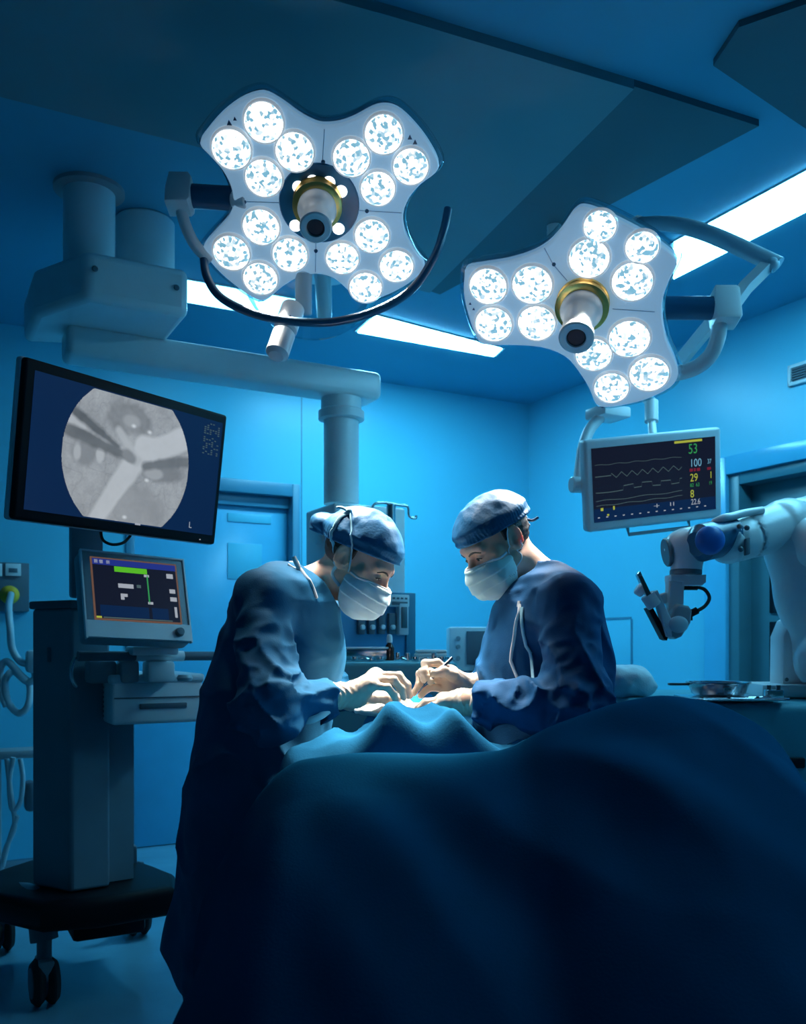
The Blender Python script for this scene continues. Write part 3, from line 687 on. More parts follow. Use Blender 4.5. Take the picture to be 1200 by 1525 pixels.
def scope(x, z):
    u = (x-ecx)/er; v = z/er
    keep = (u*u+v*v < 1) & (np.abs(z) < hz_)
    q = np.stack([u*3, v*3, np.zeros_like(u)], 1)
    n = noise(q*1.3+5)*.5+noise(q*3+1)*.3+noise(q*7)*.2
    n2 = noise(q*14)*.5+noise(q*24)*.5; ve = np.clip(ridge(q*2.3+9)-.88, 0, .12)/.12
    g = .31+.075*n+.030*n2-.05*ve
    def seg(a, b, w0, w1):
        a, b = np.array(a), np.array(b); p = np.stack([u, v], 1)-a; d = b-a; t = np.clip((p@d)/(d@d), 0, 1)
        e = np.linalg.norm(p-t[:,None]*d, axis=1)+n*.03
        return np.clip(1-(e-(w0+(w1-w0)*t))/.05, 0, 1)
    def put(g, m, val): return g*(1-m)+val*m
    def bl(c, r, val, g, s=.35):
        e = np.sqrt(((u-c[0])/r[0])**2+((v-c[1])/r[1])**2)+n*.25; return put(g, np.clip((1-e)/s, 0, 1)*.8, val)
    g = bl((-.05,.52), (.42,.24), .20+.08*n, g); g = bl((-.02,.50), (.16,.10), .33, g); g = bl((.55,-.05), (.36,.20), .17, g)
    g = bl((.42,-.10), (.18,.09), .36, g); g = bl((-.70,-.02), (.22,.20), .20, g); g = bl((-.78,-.02), (.07,.14), .42, g); g = bl((-.45,-.0), (.07,.12), .44, g)
    g = bl((.15,-.58), (.5,.32), .27+.03*n, g, .3)
    for a, b, w0, w1, val in (((1.0,.52),(.1,.05),.14,.10,.47),((.1,.05),(-.55,-1.0),.13,.07,.46),((.1,.05),(-.2,.35),.06,.02,.40),((-.95,.40),(-.1,.08),.08,.03,.42),((.2,.22),(.55,.30),.12,.05,.47)):
        g = put(g, seg(a, b, w0, w1), val+.03*n)
    for a, b, w0, w1, val in (((-1.0,.52),(-.2,.15),.030,.015,.12),((-1.05,.24),(-.02,.05),.055,.03,.14),((-.05,.08),(.04,.03),.05,.03,.22),((.25,-.02),(1.0,.16),.02,.04,.16)):
        g = put(g, seg(a, b, w0, w1), val+.03*n)
    for c in ((.30,-.20),(.02,.45),(.0,-.72),(-.12,-.80),(.28,.42)): g = put(g, np.clip(1-np.hypot(u-c[0], (v-c[1])*1.5)/.05, 0, 1), .65)
    g = np.clip(g, .05, .8); return keep, np.stack([g*.92, g*.99, g*1.06], 1)
screen_grid(dfr, ecx-er, ecx+er, -hz_, hz_, -.004, scope, 240, 'endoscope_picture', scn)
mb = MB(); rr = random.Random(2)
for i in range(16):
    for j in range(6):
        if rr.random() < .55:
            x = dw/2-.10+j*.012; z = dh/2-.045-i*.0065; mb.slab(dfr, x, x+.007, z, z+.003, -.003, -.002)
mb.build('caption_marks', 'scr_line', scn, smooth=False)
text('L', dfr, dw/2-.13, -dh/2+.045, .028, 'scr_white', scn, 'orientation_letter')
MB().slab(dfr, .03, .05, -dh/2+.030, -dh/2+.036, -.0045, -.0035).build('status_mark', 'scr_white', scn, smooth=False)
MB().slab(dfr, dw/2-.075, dw/2-.071, -dh/2+.010, -dh/2+.013, -.003, -.001).build('power_light', 'scr_white', disp, smooth=False)
MB().tube([P(150,793,2.82),P(154,805,2.80),P(168,811,2.79),P(184,808,2.80),P(194,798,2.84)], .0045, smooth=6).build('cable_loop', 'rubber', disp)
MB().box(frame(P(128,800,2.98), U, W, Z), (.10,.06,.40), .01).build('mount_post', 'cartgrey', disp)
MB().box(dfr @ Matrix.Translation((-.02,.075,-.10)), (.16,.09,.14), .01).build('mount_plate', 'cartgrey', disp)

cart = thing('ventilator_cart', 'grey ventilator cart with a tilted touchscreen under the large display', 'ventilator', on_floor(130, 1420))
pA, cz0, cz1 = pbox(47, 3.10, 105, 3.0, 165, 3.08, 905, 1330)
ccx, ccy = (pA[0][0]+pA[2][0])/2, (pA[0][1]+pA[2][1])/2
col_ = MB().prism(pA, Matrix.Identity(4), cz0, cz1).build('column', 'cartgrey', cart)
bv = col_.modifiers.new('soft_edges', 'BEVEL'); bv.width = .012; bv.segments = 3; bv.limit_method = 'ANGLE'
MB().prism([(ccx+(x-ccx)*1.06, ccy+(y-ccy)*1.06) for x, y in pA], Matrix.Identity(4), cz1-.002, cz1+.026, .006).build('column_top', 'dgrey', cart)
mb = MB().box(room(P(73,975,3.052)), (.014,.014,.05), .003); mb.build('column_latch', 'dgrey', cart)
fB, sB = rbox(125, 166, 304, 1014, 1081, 2.94); sB = (sB[0], .30, sB[2]); fB = room(P(166,1081,2.94)+U*sB[0]/2+W*.15+Z*sB[2]/2)
body = MB().box(fB @ Matrix.Translation((0,.06,0)), (sB[0], sB[1]+.10, sB[2]), .014, 3).build('drawer_unit', 'white', cart)
topz = P(166, 1014, 2.94).z
lid = MB().box(frame(fB.translation + W*.06 + Z*(sB[2]/2+.004), U, W, Z), (sB[0]+.012, sB[1]+.112, .03), .012, 3).build('work_top', 'offwhite', cart)
def fB_pt(px, py): return hit(px, py, fB.translation - W*(sB[1]/2-.06+.05+.001), W)
a, b = fB_pt(208, 1053), fB_pt(278, 1049)
MB().box(frame((a+b)/2, U, W, Z), ((b-a).length, .01, .018), .003).build('drawer_pull', 'dgrey', body)
a, b = fB_pt(170, 1040), fB_pt(300, 1037)
MB().box(frame((a+b)/2, U, W, Z), ((b-a).length, .006, .004)).build('drawer_gap', 'dgrey', body, smooth=False)
fl = frame(fB.translation - U*(sB[0]/2+.001) + W*.06, W, U, Z)
mb = MB()
for i in range(7):
    for j in range(5): mb.box(fl @ Matrix.Translation((-.07+j*.026, 0, -.05+i*.016)), (.016, .004, .007), .001)
mb.build('vent_slots', 'dgrey', body, smooth=False)
MB().prism([(x+.045, y+.11) for x, y in pA], Matrix.Identity(4), cz0, cz1-.30).build('side_column', 'cartgrey', cart)
# tray rail in front of the screen
hA, hB_ = P(116, 977, 2.86), P(318, 977, 3.12)
def lerp(a, b, t): return a+(b-a)*t
MB().tube([lerp(hA,hB_,0), lerp(hA,hB_,.40)], .016, smooth=0, n=16).build('rail_grip', 'dgrey', cart)
MB().tube([lerp(hA,hB_,.40), lerp(hA,hB_,.76)], .0175, smooth=0, n=16).build('rail_sleeve', 'white', cart)
MB().tube([lerp(hA,hB_,.76), lerp(hA,hB_,1)], .0155, smooth=0, n=16).build('rail_grip', 'dgrey', cart)
MB().tube([P(112,978,2.86), P(107,992,2.86), P(107,1010,2.87), P(113,1022,2.90)], .006, smooth=5).build('side_handle', 'steel', cart)
for px, ww, hh in ((150,.09,.075),(190,.06,.075),(236,.09,.07)):
    c = P(px, 1000, 3.0); MB().box(room(c), (ww,.09,hh), .012).build('riser_block', 'grey' if px < 200 else 'offwhite', cart)
MB().box(room(P(226,969,2.98)), (.15,.12,.03), .01).build('screen_foot', 'white', cart)
MB().lathe([(0,0),(.022,0),(.026,.01),(.02,.02),(0,.02)], Matrix.Translation(P(275,1014,2.93)), 20).build('top_knob', 'tube', cart)
vfr, vw, vh = quad_frame((116,817), (271,833), (289,957), (131,950), 2.86)
hs_ = MB().box(vfr @ Matrix.Translation((0,.035,0)), (vw, .07, vh), .014, 3).build('touchscreen', 'grey', cart)
MB().slab(vfr, -vw/2+.004, vw/2-.004, -vh/2+.004, -vh/2+.058, -.004, .01).build('lower_bezel', 'white', hs_)
mb = MB()
for a in ((-vw/2, vw/2, vh/2-.005, vh/2), (-vw/2, -vw/2+.005, -vh/2, vh/2), (vw/2-.005, vw/2, -vh/2, vh/2)): mb.slab(vfr, a[0],a[1],a[2],a[3],-.003,.012)
mb.build('bezel_edge', 'white', hs_, smooth=False)
MB().lathe([(0,0),(.013,0),(.015,.006),(.012,.018),(0,.020)], vfr @ Matrix.Translation((vw/2-.045,-.003,-vh/2+.030)) @ Matrix.Rotation(math.pi/2,4,'X'), 24).build('control_knob', 'dgrey', hs_)
x0, x1, z0, z1 = -vw/2+.035, vw/2-.035, -vh/2+.066, vh/2-.028
W_, H_ = x1-x0, z1-z0
MB().slab(vfr, x0-.006, x1+.006, z0-.006, z1+.006, -.001, .004).build('screen_edge', 'scr_brown', hs_, smooth=False)
MB().slab(vfr, x0, x1, z0, z1, -.0025, .0).build('screen', 'scr_dark', hs_, smooth=False)
def vs_(name, m, rects, y0=-.0038):
    for (a,b,c,d) in rects: MB().slab(vfr, x0+a*W_, x0+b*W_, z0+c*H_, z0+d*H_, y0, -.002).build(name, m, hs_, smooth=False)
vs_('screen_header', 'scr_blue', [(.0,1,.90,1.0)])
vs_('screen_tile', 'scr_navy', [(.05,.62,.03,.22),(.66,.86,.03,.22)], -.0032)
vs_('green_bar', 'scr_green', [(.25,.64,.80,.89)])
vs_('green_line', 'scr_dgreen', [(.63,.645,.28,.78)])
vs_('value_block', 'scr_white', [(.28,.46,.53,.60),(.30,.34,.33,.43),(.34,.38,.38,.43),(.60,.66,.75,.79),(.62,.68,.28,.32),(.88,.96,.76,.84),(.90,.97,.50,.57),(.90,.98,.36,.43),(.94,.97,.08,.26),(.02,.06,.92,.98),(.08,.12,.92,.98),(.16,.20,.92,.98)])
vs_('yellow_tab', 'scr_yellow', [(.0,.06,.0,.03)])
vs_('status_line', 'scr_line', [(.08,.9,.005,.022),(.5,.55,.55,.60)])
# wheeled base
bz0 = .30
pl = [P(0,1318,3.35), P(60,1306,3.55), P(170,1300,3.62), P(232,1318,3.40), P(262,1325,3.28), P(262,1345,3.1), P(150,1345,2.95), P(60,1352,2.90), P(-60,1345,3.1)]
mb = MB().prism([(p.x,p.y) for p in pl], Matrix.Identity(4), .27, .375, .03, 3); mb.build('base', 'black', cart)
fD, sD = rbox(80, 120, 235, 1350, 1432, 3.02)
MB().box(room(fD.translation), (sD[0], min(.30,sD[1]), .17), .02).build('battery_box', 'black', cart)
MB().box(room(P(186,1288,3.45)), (.075,.1,.16), .012).build('rear_box', 'dgrey', cart)
def caster(c, r, parent, ang=.55):
    d = Vector((math.cos(ang), math.sin(ang), 0))
    w_ = MB().cyl(c-d*.042, c-d*.004, r, bev=.016).cyl(c+d*.004, c+d*.042, r, bev=.016).build('caster', 'rubber', parent)
    MB().cyl(c-d*.0445, c+d*.0445, r*.66, bev=.004).build('caster_hub', 'dgrey', w_)
    MB().box(frame(c+Z*(r*.55), d, Z.cross(d), Z), (.05, r*1.3, r*1.0), .012).build('caster_fork', 'grey', w_)
    MB().cyl((c.x,c.y,c.z+r), (c.x,c.y,.30), .024).build('caster_stem', 'dgrey', w_)
for (px, py, Y) in ((66,1462,3.02), (2,1388,3.55), (205,1368,3.75)):
    c = P(px, py, Y); r = .078; c.z = r; caster(c, r, cart)
MB().tube([P(20,1330,3.2),P(55,1345,3.05),P(66,1400,3.02)], .045, smooth=5).build('base_leg', 'dgrey', cart)
MB().box(room(P(192,1180,3.3)-Z*.02), (.016,.016,.44), .003).build('support_rod', 'dgrey', cart)

# wall outlet with the yellow plug and its hose, hose bundle, rail
oz = on_back(15, 873, .0); 
outl = thing('wall_outlet', 'wall outlet plate with a white socket at the left edge', 'outlet', oz)
wl = lambda px, py, o=0: on_back(px, py, o)
def back_plate(mb, pxa, pxb, pya, pyb, o, t, bev=.004):
    a, b = wl(pxa, pya, o), wl(pxb, pyb, o); return mb.box(room((a+b)/2), ((b-a).dot(U), t, abs(a.z-b.z)), bev)
back_plate(MB(), -40, 43, 836, 911, .02, .04).build('back_plate', 'dgrey', outl)
for (a, b) in ((-12,3),(8,31)):
    s_o = back_plate(MB(), a, b, 839, 858, .045, .02, .002).build('socket', 'white', outl); back_plate(MB(), a+5, b-5, 846, 853, .056, .006, .001).build('socket_hole', 'dgrey', s_o)
hose = thing('breathing_hose', 'pale hose hanging in a knot from the yellow plug', 'hose', wl(14, 886))
pc = wl(14, 886, .06); MB().cyl(pc, pc+V_*.05, .05, .04, bev=.01).cyl(pc+V_*.02, pc+V_*.10, .026, bev=.006).build('yellow_plug', 'yellow', hose)
Yh = 4.35
MB().tube([pc+V_*.09, P(13,905,Yh+.1), P(15,935,Yh), P(18,965,Yh), P(30,985,Yh), P(48,992,Yh), P(52,1010,Yh), P(40,1015,Yh), P(20,1000,Yh+.03), P(8,1015,Yh), P(12,1045,Yh), P(28,1062,Yh), P(42,1050,Yh), P(44,1020,Yh+.03), P(30,1005,Yh-.03), P(10,985,Yh), P(0,1000,Yh), P(2,1030,Yh), P(10,1052,Yh)], .017, smooth=7).build('hose_tube', 'tube', hose)
MB().box(room(P(50,985,Yh)), (.07,.08,.11), .02).build('hose_connector', 'tube', hose)
st = thing('hose_stand', 'low side stand with a shelf and hanging hoses at the left edge', 'stand', on_floor(-8, 1330))
bY = 4.2; bz_ = P(-8, 1330, 4.2)
MB().box(room(P(12,1122,bY)), (.30,.14,.04), .012).build('shelf', 'grey', st)
MB().cyl((P(-8,0,bY).x, bY, .12), (P(-8,0,bY).x, bY, P(0,1122,bY).z), .03).build('post', 'grey', st)
MB().box(room(Vector((P(18,0,4.25).x, 4.25, .10))), (.42,.30,.12), .03).build('stand_base', 'dgrey', st)
MB().box(room(P(45,1185,bY-.05)), (.05,.08,.14), .02).build('bottle_holder', 'dgrey', st)
for pts in ([(20,1128),(14,1165),(18,1205),(30,1195),(34,1160),(30,1130)], [(10,1130),(16,1180),(22,1230),(8,1265),(2,1300),(6,1330)], [(26,1215),(14,1250),(4,1290)]):
    MB().tube([P(x,y,bY-.10) for x,y in pts], .011, smooth=6).build('drain_hose', 'tube', st)

# ------------------------------------------------------------------ right: patient monitor on its arm
mfr, mw, mh = quad_frame((867,656), (1071,636), (1078,770), (879,793), 3.35)
mon = thing('patient_monitor', 'grey patient monitor with vital-sign numbers below the smaller lamp', 'monitor', mfr.translation)
MB().box(mfr @ Matrix.Translation((0,.03,0)), (mw,.06,mh), .012, 3).build('housing', 'housing', mon)
x0, x1, z0, z1 = -mw/2+.024, mw/2-.026, -mh/2+.034, mh/2-.032
W_, H_ = x1-x0, z1-z0
ms = MB().slab(mfr, x0, x1, z0, z1, -.002, .004).build('screen', 'scr_dark', mon, smooth=False)
MB().slab(mfr, x0, x1, z0, z0+.18*H_, -.0022, 0).build('screen_footer', 'scr_navy', ms, smooth=False)
def mp(u, v): return x0+u*W_, z0+v*H_
def mtext(s, u, v, size, m, sx=1): x, z = mp(u, v); text(s, mfr, x, z, size*H_, m, ms, 'readout', sx)
mtext('53', .775, .80, .19, 'scr_dgreen', .75); mtext('100', .785, .62, .15, 'scr_cyan', .8); mtext('29', .785, .42, .15, 'scr_yellow', .8)
mtext('8', .785, .20, .15, 'scr_yellow', .8); mtext('22.6', .79, .10, .11, 'scr_white', .75)
mtext('1', .945, .44, .13, 'scr_yellow', .8); mtext('37', .93, .64, .09, 'scr_cyan', .7)
mtext('82  63', .785, .345, .07, 'scr_dgreen', .8); mtext('19', .94, .35, .07, 'scr_dgreen', .7)
def mrect(name, m, rects):
    for (a,b,c,d) in rects: MB().slab(mfr, x0+a*W_, x0+b*W_, z0+c*H_, z0+d*H_, -.0036, -.002).build(name, m, ms, smooth=False)
mrect('yellow_bar', 'scr_yellow', [(.665,.89,.955,.985)])
mrect('red_mark', 'scr_red', [(.785,.81,.555,.595),(.82,.835,.555,.595),(.845,.87,.555,.595),(.93,.96,.555,.59)])
mrect('footer_mark', 'scr_white', [(.03+.067*k,.045+.067*k,.055,.068) for k in range(14)]+[(.485,.53,.135,.14),(.508,.513,.115,.165),(.62,.625,.115,.165),(.645,.65,.115,.165)])
mrect('footer_icon', 'scr_yellow', [(.055,.075,.15,.19),(.155,.167,.15,.20),(.105,.12,.075,.1)])
def wave(name, fn, w=.0014):
    mb = MB(); N = 150; pts = [mp(.02+.70*i/N, fn(i/N)) for i in range(N+1)]
    for (a, c), (b, d) in zip(pts, pts[1:]):
        A = mfr @ Vector((a,-.0035,c-w)); B_ = mfr @ Vector((b,-.0035,d-w)); C_ = mfr @ Vector((b,-.0035,d+w)); D_ = mfr @ Vector((a,-.0035,c+w)); mb.poly([A,B_,C_,D_])
    mb.build(name, 'scr_line', ms, smooth=False)
wave('wave_trace', lambda t: .615+.035*(1-2*abs((t*8.3)%1-.5)*2)*(t > .18)+.012*t)
wave('wave_trace', lambda t: .40+(.055 if (t*4.6) % 1 > .45 and t > .22 else 0)+.03*t-.01*math.sin(t*9))
wave('wave_trace', lambda t: .285+.02*t+.008*math.sin(t*14), .0010)
wave('wave_trace', lambda t: .22+.02*t+.006*math.sin(t*21), .0010)
wave('wave_trace', lambda t: .77+.006*math.sin(t*30), .0008)
bar = MB().tube([mfr @ Vector((-mw*.18,.04,-mh/2)), mfr @ Vector((-mw*.18,.03,-mh/2-.028)), mfr @ Vector((mw*.28,.03,-mh/2-.028)), mfr @ Vector((mw*.28,.04,-mh/2))], .007, smooth=0).build('handle_bar', 'grey', mon)
Ym = 3.42
MB().box(frame(P(905,616,3.5), U, W, Z), (.13,.12,.042), .008).build('arm_bracket', 'white', mon)
MB().tube([P(893,622,3.48),P(878,640,3.46),P(868,668,3.44),P(862,715,3.40)], .022, smooth=8).build('support_arm', 'white', mon)
MB().cyl(P(850,722,3.38), P(882,722,3.40), .030, bev=.004).build('arm_joint', 'white', mon)
MB().cyl(P(970,598,3.52), P(970,628,3.50), .026).cyl(P(970,628,3.50), P(972,650,3.45), .016).build('rear_post', 'white', mon)
MB().tube([P(905,612,3.5), P(930,590,3.6), Vector((.62,3.72,2.5)), Vector((.62,3.72,ROOM_H-.02))], .03, smooth=0).build('ceiling_drop', 'white', mon)
MB().tube([P(970,600,3.52), P(955,585,3.6), Vector((.65,3.70,2.42))], .022, smooth=0).build('cross_link', 'white', mon)
MB().lathe([(0,0),(.08,0),(.10,-.02),(0,-.02)], Matrix.Translation((.62,3.72,ROOM_H)), 32).build('ceiling_mount', 'white', mon)
MB().box(mfr @ Matrix.Translation((-.12,.075,0)), (.2,.04,.10), .01).build('rear_bracket', 'white', mon)

# ------------------------------------------------------------------ right: instrument table, robot, trays
tz = 1.035                                   # top of the draped instrument table
c0 = Vector((1.18, 2.95, tz))
rt = thing('instrument_table', 'teal-draped instrument table under the robot arm', 'table', (c0.x, c0.y, 0))
R_ = Matrix.Rotation(math.radians(4), 3, 'Z')
def s_rt(p):
    q = p-np.array([c0.x, c0.y, tz-.155], np.float32)
    d = s_box(q, (0,0,0), (.50,.40,.155), .02)
    ang = np.arctan2(q[:,1], q[:,0]); low = np.clip(-(q[:,2]-.155)/.31, 0, 1)
    return d + .028*low*noise(np.stack([q[:,0]*7, q[:,1]*7, q[:,2]*2], 1)) - .02*low
drp = sdf_obj('drape_cover', s_rt, (c0.x-.6, c0.y-.5, tz-.37), (c0.x+.6, c0.y+.5, tz+.06), .012, 'teal', rt)
mb = MB()
for dx in (-.40,.40):
    for dy in (-.3,.3): mb = MB(); mb.cyl((c0.x+dx,c0.y+dy,0), (c0.x+dx,c0.y+dy,tz-.2), .018); mb.build('leg', 'steel', rt)
MB().box(Matrix.Translation((c0.x, c0.y, tz-.30)), (.88,.66,.03), .006).build('frame', 'steel', rt)
MB().box(Matrix.Translation(P(1168,1135,2.56)), (.10,.05,.03), .006).build('drawer_grip', 'black', rt)

rob = thing('robot_arm', 'white jointed robot arm with a blue wrist cap reaching in from the right edge', 'robot arm', P(1168, 1040, 2.85))
Yr = 2.85
bz = tz+.004
bp = P(1167, 1040, Yr); bp.z = bz
MB().prism([(-.13,-.11),(.20,-.11),(.24,-.04),(.24,.09),(.16,.12),(-.10,.12)], Matrix.Translation((bp.x+.02, bp.y, bz)), 0, .040, .006).build('base_plate', 'white', rob)
MB().prism([(-.068,0),(.10,0),(.10,.21),(.06,.23),(.0,.225),(-.045,.20),(-.066,.15)], frame(Vector((bp.x+.04, bp.y, bz+.036)), Vector((1,0,0)), Z, Vector((0,-1,0))), -.055, .055, .015).build('base_link', 'white', rob)
MB().lathe([(0,0),(.006,.0),(.006,.003),(0,.003)], axis_frame(P(1171,1012,2.79), (0,-1,0)), 12).build('link_screw', 'dgrey', rob)
# lower arm: outline in the picture plane at its own depth, 0.2 m thick
Yl = 2.80
def outline(name, pix, Y, t, m, parent, bev=.02, seg=4):
    pts = [P(x, y, Y) for x, y in pix]
    return MB().prism([(p.x, p.z) for p in pts], frame(Vector((0,Y,0)), Vector((1,0,0)), Z, Vector((0,-1,0))), -t/2, t/2, bev, seg).build(name, m, parent, angle=50)
def s_arm(p):
    d = s_cone(p, P(1186,820,Yl), P(1200,890,Yl), .096, .080); d = smin(d, s_cone(p, P(1200,890,Yl), P(1232,985,Yl), .080, .095), .05)
    return smin(d, s_cone(p, P(1226,985,Yl), P(1226,985,Yl-.12), .082, .082), .03)
sdf_obj('lower_arm', s_arm, (1.05,2.5,.9), (1.6,3.1,1.65), .008, 'white', rob)
def s_elbow(p):
    d = s_cone(p, P(1195,775,Yl+.03), P(1260,770,Yl+.1), .072, .10)
    d = smin(d, s_cone(p, P(1180,790,Yl-.02), P(1215,812,Yl-.06), .055, .085), .03); return d
sdf_obj('elbow_housing', s_elbow, (1.0,2.5,1.3), (1.7,3.2,1.85), .007, 'white', rob)
def s_fore(p):
    a, b = P(1085,808,Yl-.08), P(1168,782,Yl)
    d = s_cone(p, a, b, .064, .076)
    d = np.minimum(d, s_cone(p, lerp(a,b,.98), lerp(a,b,1.06), .084, .084)+.004)
    return smax(d, -np.abs(s_cone(p, lerp(a,b,.2), lerp(a,b,.21), .07, .07))-.0-(-.002), .002)
fo = sdf_obj('forearm', s_fore, (.9,2.5,1.3), (1.4,3.0,1.8), .006, 'white', rob)
for (x, y) in ((1101,784),(1103,818),(1112,786)): MB().ball(P(x,y,Yl-.15), .008).build('forearm_bolt', 'dgrey', fo)
MB().tube([P(1062,779,Yl-.12),P(1076,772,Yl-.13),P(1090,769,Yl-.12),P(1110,764,Yl-.1),P(1135,760,Yl-.08)], .012, smooth=6).build('forearm_rib', 'white', fo)
MB().box(frame(P(1112,814,Yl-.14), (P(1168,782,Yl)-P(1085,808,Yl-.08)).normalized(), Vector((0,1,0)), Z), (.018,.02,.05), .004).build('forearm_clip', 'dgrey', fo)
a, b = P(1046,808,Yl-.13), P(1078,800,Yl-.09)
wr = MB().cyl(lerp(a,b,-.30), lerp(a,b,1.55), .056, bev=.020, n=40).build('wrist_band', 'navy', rob)
MB().ball(lerp(a,b,.12)+Vector((0,-.042,0)), (.044,.024,.043)).build('wrist_cap', 'bluecap', wr)
def s_wrist(p):
    d = s_cone(p, P(1022,815,Yl-.06), P(1022,845,Yl-.06), .056, .046)
    return smin(d, s_cone(p, P(1012,815,Yl-.06), P(1040,808,Yl-.06), .046, .05), .02)
sdf_obj('wrist_joint', s_wrist, (.7,2.5,1.25), (1.1,2.95,1.7), .005, 'white', rob)
MB().cyl(P(996,822,Yl-.06), P(990,823,Yl-.06), .044, bev=.003).build('joint_disc', 'dgrey', rob)
MB().cyl(P(1021,848,Yl-.06), P(1021,857,Yl-.06), .047, bev=.003).build('flange_ring', 'dgrey', rob)
outline('tool_flange', [(994,857),(1046,857),(1046,868),(1040,873),(1012,873),(1012,868),(994,866)], Yl-.06, .07, 'offwhite', rob, .004)
MB().cyl(P(1018,874,Yl-.06), P(1038,874,Yl-.06), .010).build('cable_port', 'black', rob)
outline('tool_bracket', [(993,860),(1016,860),(1015,905),(1004,908),(1004,935),(998,938),(993,930)], Yl-.06, .045, 'offwhite', rob, .005)
outline('tool_body', [(997,907),(1004,900),(1020,903),(1025,910),(1023,928),(1010,948),(1001,952),(990,944),(992,934)], Yl-.08, .075, 'grey', rob, .008)
MB().ball(P(1010,930,Yl-.115), (.03,.012,.026)).build('tool_badge', 'tube', rob)
outline('gripper_rail', [(971,882),(977,879),(1001,930),(998,950),(991,948)], Yl-.10, .035, 'offwhite', rob, .004)
outline('gripper_finger', [(961,906),(967,902),(992,946),(990,954),(985,952)], Yl-.075, .05, 'black', rob, .003)
MB().cyl(P(975,903,Yl-.11), P(963,885,Yl-.11), .022, bev=.003).cyl(P(959,882,Yl-.11), P(948,875,Yl-.11), .019, bev=.004).build('drive_motor', 'white', rob)
MB().cyl(P(981,885,Yl-.04), P(986,900,Yl-.04), .025, bev=.004).build('drive_motor', 'offwhite', rob)
MB().box(frame(P(957,870,Yl-.09), (P(966,890,Yl)-P(951,857,Yl)).normalized(), Vector((0,1,0)), (P(951,857,Yl)-P(945,863,Yl)).normalized()), (.075,.022,.016), .003).build('jaw_blade', 'steel', rob)
outline('jaw_blade', [(950,858),(956,857),(969,884),(963,888)], Yl-.13, .006, 'dsteel', rob, .001)
MB().tube([P(1036,874,Yl-.06),P(1049,878,Yl-.06),P(1056,890,Yl-.07),P(1050,902,Yl-.08),P(1036,911,Yl-.09),P(1024,918,Yl-.09)], .0055, smooth=8).build('tool_cable', 'rubber', rob)
MB().cyl(P(1038,909,Yl-.09), P(1028,914,Yl-.09), .011).cyl(P(1025,908,Yl-.09), P(1025,924,Yl-.09), .012).build('cable_plug', 'black', rob)
# trays and instruments on the table
kb = Matrix.Translation(P(1069, 1036, 2.72)); kb.translation.z = tz+.0135
tray = thing('steel_basin', 'shallow steel basin with a side handle on the teal instrument table', 'basin', kb.translation)
MB().lathe([(0,0),(.070,0),(.078,.006),(.088,.032),(.094,.034),(.094,.037),(.084,.036),(.074,.010),(.0,.006)], kb @ Matrix.Diagonal((.98,1.15,1.1,1)), 48).build('bowl', 'steel', tray)
MB().box(kb @ Matrix.Translation((-.118,0,.033)), (.062,.022,.008), .003).build('handle', 'dsteel', tray)
MB().box(kb @ Matrix.Translation((-.01,-.105,.022)), (.022,.012,.012), .003).build('clasp', 'steel', tray)
pl_ = Matrix.Translation((kb.translation.x-.02, kb.translation.y-.03, tz+.009))
tag(MB().box(pl_ @ Matrix.Translation((.03,-.02,0)), (.24,.26,.005), .002).build('steel_tray', 'steel'), 'flat steel tray lying under the shallow basin on the instrument table', 'tray')
def scissors(name, px, py, Y, ang, label, L=.15):
    c = P(px, py, Y); c.z = tz+.010; t = thing(name, label, 'surgical instrument', c, 'steel instruments on the instrument table')
    for s, nm in ((1,'blade'),(-1,'blade')):
        d = Vector((math.cos(ang+.10*s), math.sin(ang+.10*s), 0)); e = d.cross(Z)
        mb = MB().tube([c-d*L*.5, c, c+d*L*.5], .004, smooth=0, n=8)
        g = [c-d*L*.5 - d*.016 + (d*math.cos(a)+e*math.sin(a))*.016 for a in np.linspace(0, 2*math.pi, 14)]
        mb.tube(g, .003, smooth=0, n=8); mb.build(nm, 'steel', t)
    MB().cyl(c-Z*.004, c+Z*.006, .005).build('pivot_screw', 'dsteel', t)
scissors('surgical_scissors', 1085, 1045, 2.585, .2, 'steel scissors lying nearest the basin on the instrument table')
scissors('artery_forceps', 1128, 1046, 2.60, -.35, 'steel forceps lying between the basin and the robot base', .17)
scissors('artery_forceps', 1046, 1046, 2.585, .3, 'steel forceps lying at the left, before the flat tray', .13)
cb_ = P(1152, 1043, 2.66); cb_.z = tz+.004
cl = thing('instrument_clamp', 'small steel clamp standing in front of the robot base', 'surgical instrument', cb_)
MB().box(Matrix.Translation((cb_.x,cb_.y,tz+.018)), (.05,.03,.03), .004).build('clamp_block', 'steel', cl)
for dx in (-.014,.014): MB().cyl((cb_.x+dx,cb_.y,tz+.03), (cb_.x+dx,cb_.y,tz+.046), .006).build('clamp_screw', 'dsteel', cl)
MB().tube([Vector((cb_.x-.025,cb_.y,tz+.010)), Vector((cb_.x-.08,cb_.y-.01,tz+.009))], .005, smooth=0).build('clamp_lever', 'steel', cl)

